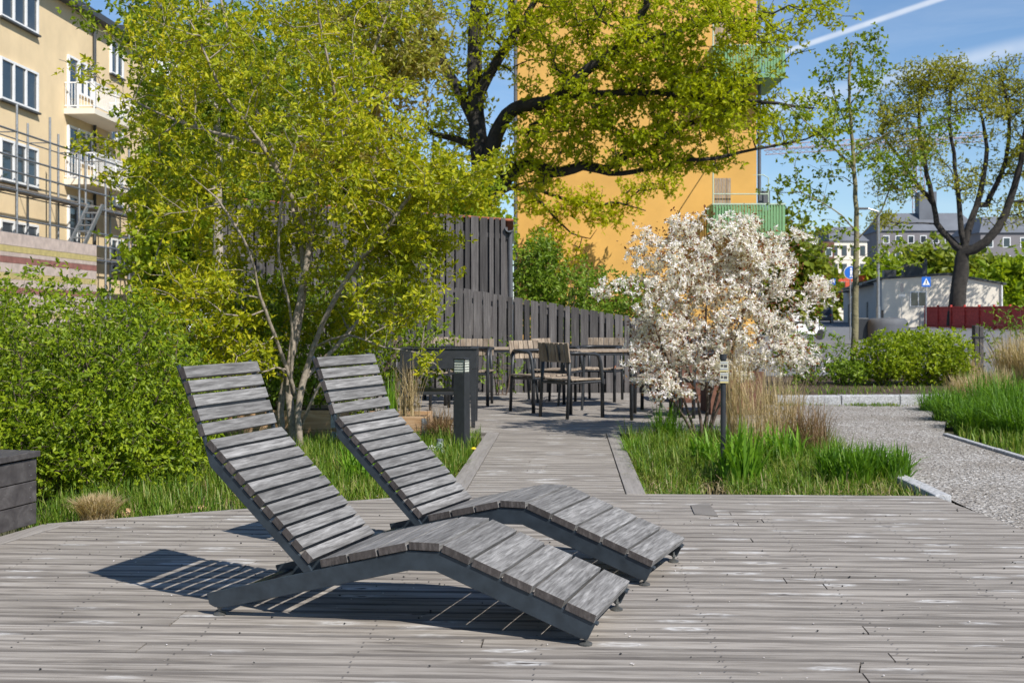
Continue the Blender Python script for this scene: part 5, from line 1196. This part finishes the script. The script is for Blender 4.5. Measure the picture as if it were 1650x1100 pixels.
for i, (px, py, h) in enumerate([(1545, 690, .38), (1600, 680, .50), (1645, 690, .52), (1520, 672, .32), (1585, 705, .36), (1655, 715, .40), (1625, 705, .42)]):
    x, y = cg(px, py); clump('long_grass_clump', ['arching dark green grass clump at the tip of the far bed', 'arching dark green grass clump in the middle of the far bed', 'arching dark green grass clump at the right picture edge', 'small arching green clump at the far left tip of the far bed', 'arching green clump leaning over the thin stone edging', 'arching green clump low at the right picture edge', 'arching green clump behind the one over the stone edging'][i], x+.1, y+.3, .28, 700, h, 'darkgrass', .010, .85, hj=.5)
for i, (px, py, h) in enumerate([(1622, 640, .9), (1660, 645, 1.0), (1538, 632, .55), (1588, 655, .5), (1548, 662, .45)]):
    x, y = cg(px, py); clump('dry_reed_grass', ['pale dry feathery grass clump before the timber post', 'pale dry feathery grass clump at the right picture edge', 'pale dry feathery grass clump left of the timber post', 'short dry tan grass tuft in front of the timber post', 'short dry tan grass tuft near the tip of the far bed'][i], x+.2, y+.2, .28, 700, h, 'straw', .008, .42)
# dandelion
dx, dy = cg(762, 742, -.08); dn = empty('dandelion', (dx, dy+.05, -.09), 0, 'single yellow dandelion right of the lamp bollard', 'flower')
MB().tube([(0, 0, 0), (.005, 0, .10)], .002, 5).build('stalk', M['lily'], dn); MB().tube([(.005, 0, .098), (.005, -.002, .112), (.005, -.004, .118)], [.008, .022, .012], 12).build('flower_head', M['flowery'], dn)
n = 240; x = rng.uniform(-2.6, 2.4, n); y = rng.uniform(3.9, 7.8, n)
C_ = np.stack([x*ER[0]+y*EF[0], x*ER[1]+y*EF[1], np.full(n, .004)], 1)
octs = octv[None]*rng.uniform(.0025, .006, (n, 1, 1))+C_[:, None]
tag(raw_mesh('dark_bits', octs.reshape(-1, 3), (octf[None]+(np.arange(n)*6)[:, None, None]).ravel(), np.full(n*8, 3), M['tyre']), 'tiny dark grit and seed bits lying on the deck', 'debris', kind='stuff')
# fallen debris on deck
n = 260; x = rng.uniform(-2.6, 2.3, n); y = rng.uniform(3.9, 7.8, n)
C_ = np.stack([x*ER[0]+y*EF[0], x*ER[1]+y*EF[1], np.full(n, .0045)], 1)
dd = unit(rng.normal(size=(n, 3))*np.array([1, 1, .15]))
tag(leaf_mesh('fallen_petals', C_, .009, M['petal'], aspect=.6, up=6, dirs=dd, fold=.1), 'tiny fallen petals and leaf bits scattered on the deck', 'debris', kind='stuff')
# ------------------------------------------------------------------ light, sky, camera
SUN = Vector((.613, -.757, .96)).normalized()
el = math.asin(SUN.z); az = math.atan2(SUN.x, SUN.y)
w = bpy.data.worlds.new('World'); S.world = w; w.use_nodes = True; nt = w.node_tree; nt.nodes.clear()
out = nt.nodes.new('ShaderNodeOutputWorld'); bg = nt.nodes.new('ShaderNodeBackground'); nt.links.new(bg.outputs[0], out.inputs[0])
sky = nt.nodes.new('ShaderNodeTexSky'); sky.sky_type = 'NISHITA'; sky.sun_disc = False; sky.sun_elevation = el; sky.sun_rotation = az
sky.altitude = 0; sky.air_density = 1.0; sky.dust_density = 0.0; sky.ozone_density = 6.0
def direc(px, py): return Vector(((px-825)/F, 1, (HY-py)/F)).normalized()
tc = nt.nodes.new('ShaderNodeTexCoord')
def vm(op, a, b):
    n = nt.nodes.new('ShaderNodeVectorMath'); n.operation = op
    for i, v in enumerate((a, b)):
        if hasattr(v, 'is_output'): nt.links.new(v, n.inputs[i])
        else: n.inputs[i].default_value = v
    return n
def mt(op, a, b=0.0, c=0.0):
    n = nt.nodes.new('ShaderNodeMath'); n.operation = op
    for i, v in enumerate((a, b, c)):
        if hasattr(v, 'is_output'): nt.links.new(v, n.inputs[i])
        else: n.inputs[i].default_value = v
    return n.outputs[0]
dirv = vm('NORMALIZE', tc.outputs['Generated'], (0, 0, 0)).outputs[0]
cloud = None
nz = noise(nt, tc.outputs['Generated'], 30, 4, .6)
def band(p, q, width, amp, soft):
    n_ = p.cross(q).normalized(); t_ = n_.cross(p).normalized()
    d1 = vm('DOT_PRODUCT', dirv, tuple(n_)).outputs['Value']
    a = mt('ABSOLUTE', d1); mr = nt.nodes.new('ShaderNodeMapRange'); mr.interpolation_type = 'SMOOTHSTEP'
    nt.links.new(a, mr.inputs[0]); mr.inputs[1].default_value = width*soft; mr.inputs[2].default_value = width; mr.inputs[3].default_value = 1; mr.inputs[4].default_value = 0
    return mt('MULTIPLY', mr.outputs[0], mt('MULTIPLY', mt('ADD', mt('MULTIPLY', nz, .9), .35), amp))
b1 = band(direc(1300, 72), direc(1510, 0), .0032, .75, .2)
b2 = band(direc(1560, 97), direc(1650, 75), .011, .45, 0.0)
# thin high cloud, thicker low down
mp = nt.nodes.new('ShaderNodeMapping'); mp.inputs['Scale'].default_value = (3, 3, 9); nt.links.new(tc.outputs['Generated'], mp.inputs[0])
cir = noise(nt, mp.outputs[0], 2.2, 6, .62, .6)
cr_ = nt.nodes.new('ShaderNodeMapRange'); nt.links.new(cir, cr_.inputs[0]); cr_.inputs[1].default_value = .52; cr_.inputs[2].default_value = .85; cr_.inputs[3].default_value = 0; cr_.inputs[4].default_value = .18
tot = mt('MINIMUM', mt('ADD', mt('MAXIMUM', b1, b2), cr_.outputs[0]), 1.0)
CLOUD = (7.2, 7.6, 8.2)
mx = nt.nodes.new('ShaderNodeMix'); mx.data_type = 'RGBA'; nt.links.new(tot, mx.inputs[0]); nt.links.new(sky.outputs[0], mx.inputs[6]); mx.inputs[7].default_value = (*CLOUD, 1)
nt.links.new(mx.outputs[2], bg.inputs[0]); bg.inputs[1].default_value = .098
sl = bpy.data.lights.new('sun', 'SUN'); sl.energy = 4.7; sl.angle = math.radians(.53); sl.color = (1, .96, .90)
so_ = bpy.data.objects.new('sun', sl); COL.objects.link(so_); so_.rotation_euler = SUN.to_track_quat('Z', 'Y').to_euler(); so_.location = (10, -10, 30)
cam = bpy.data.cameras.new('camera'); co = bpy.data.objects.new('camera', cam); COL.objects.link(co); S.camera = co
co.location = (0, 0, H); co.rotation_euler = (PI/2, 0, 0)
cam.sensor_width = 36; cam.lens = F/1650*36; cam.shift_y = -(550-HY)/1650; cam.clip_end = 5000; cam.clip_start = .05
cam.dof.use_dof = True; cam.dof.focus_distance = 5.6; cam.dof.aperture_fstop = 8.0
S.render.engine = 'CYCLES'
S.view_settings.view_transform = 'Standard'; S.view_settings.look = 'None'; S.view_settings.exposure = .42; S.view_settings.gamma = 1
S.render.resolution_x, S.render.resolution_y = 1024, 682
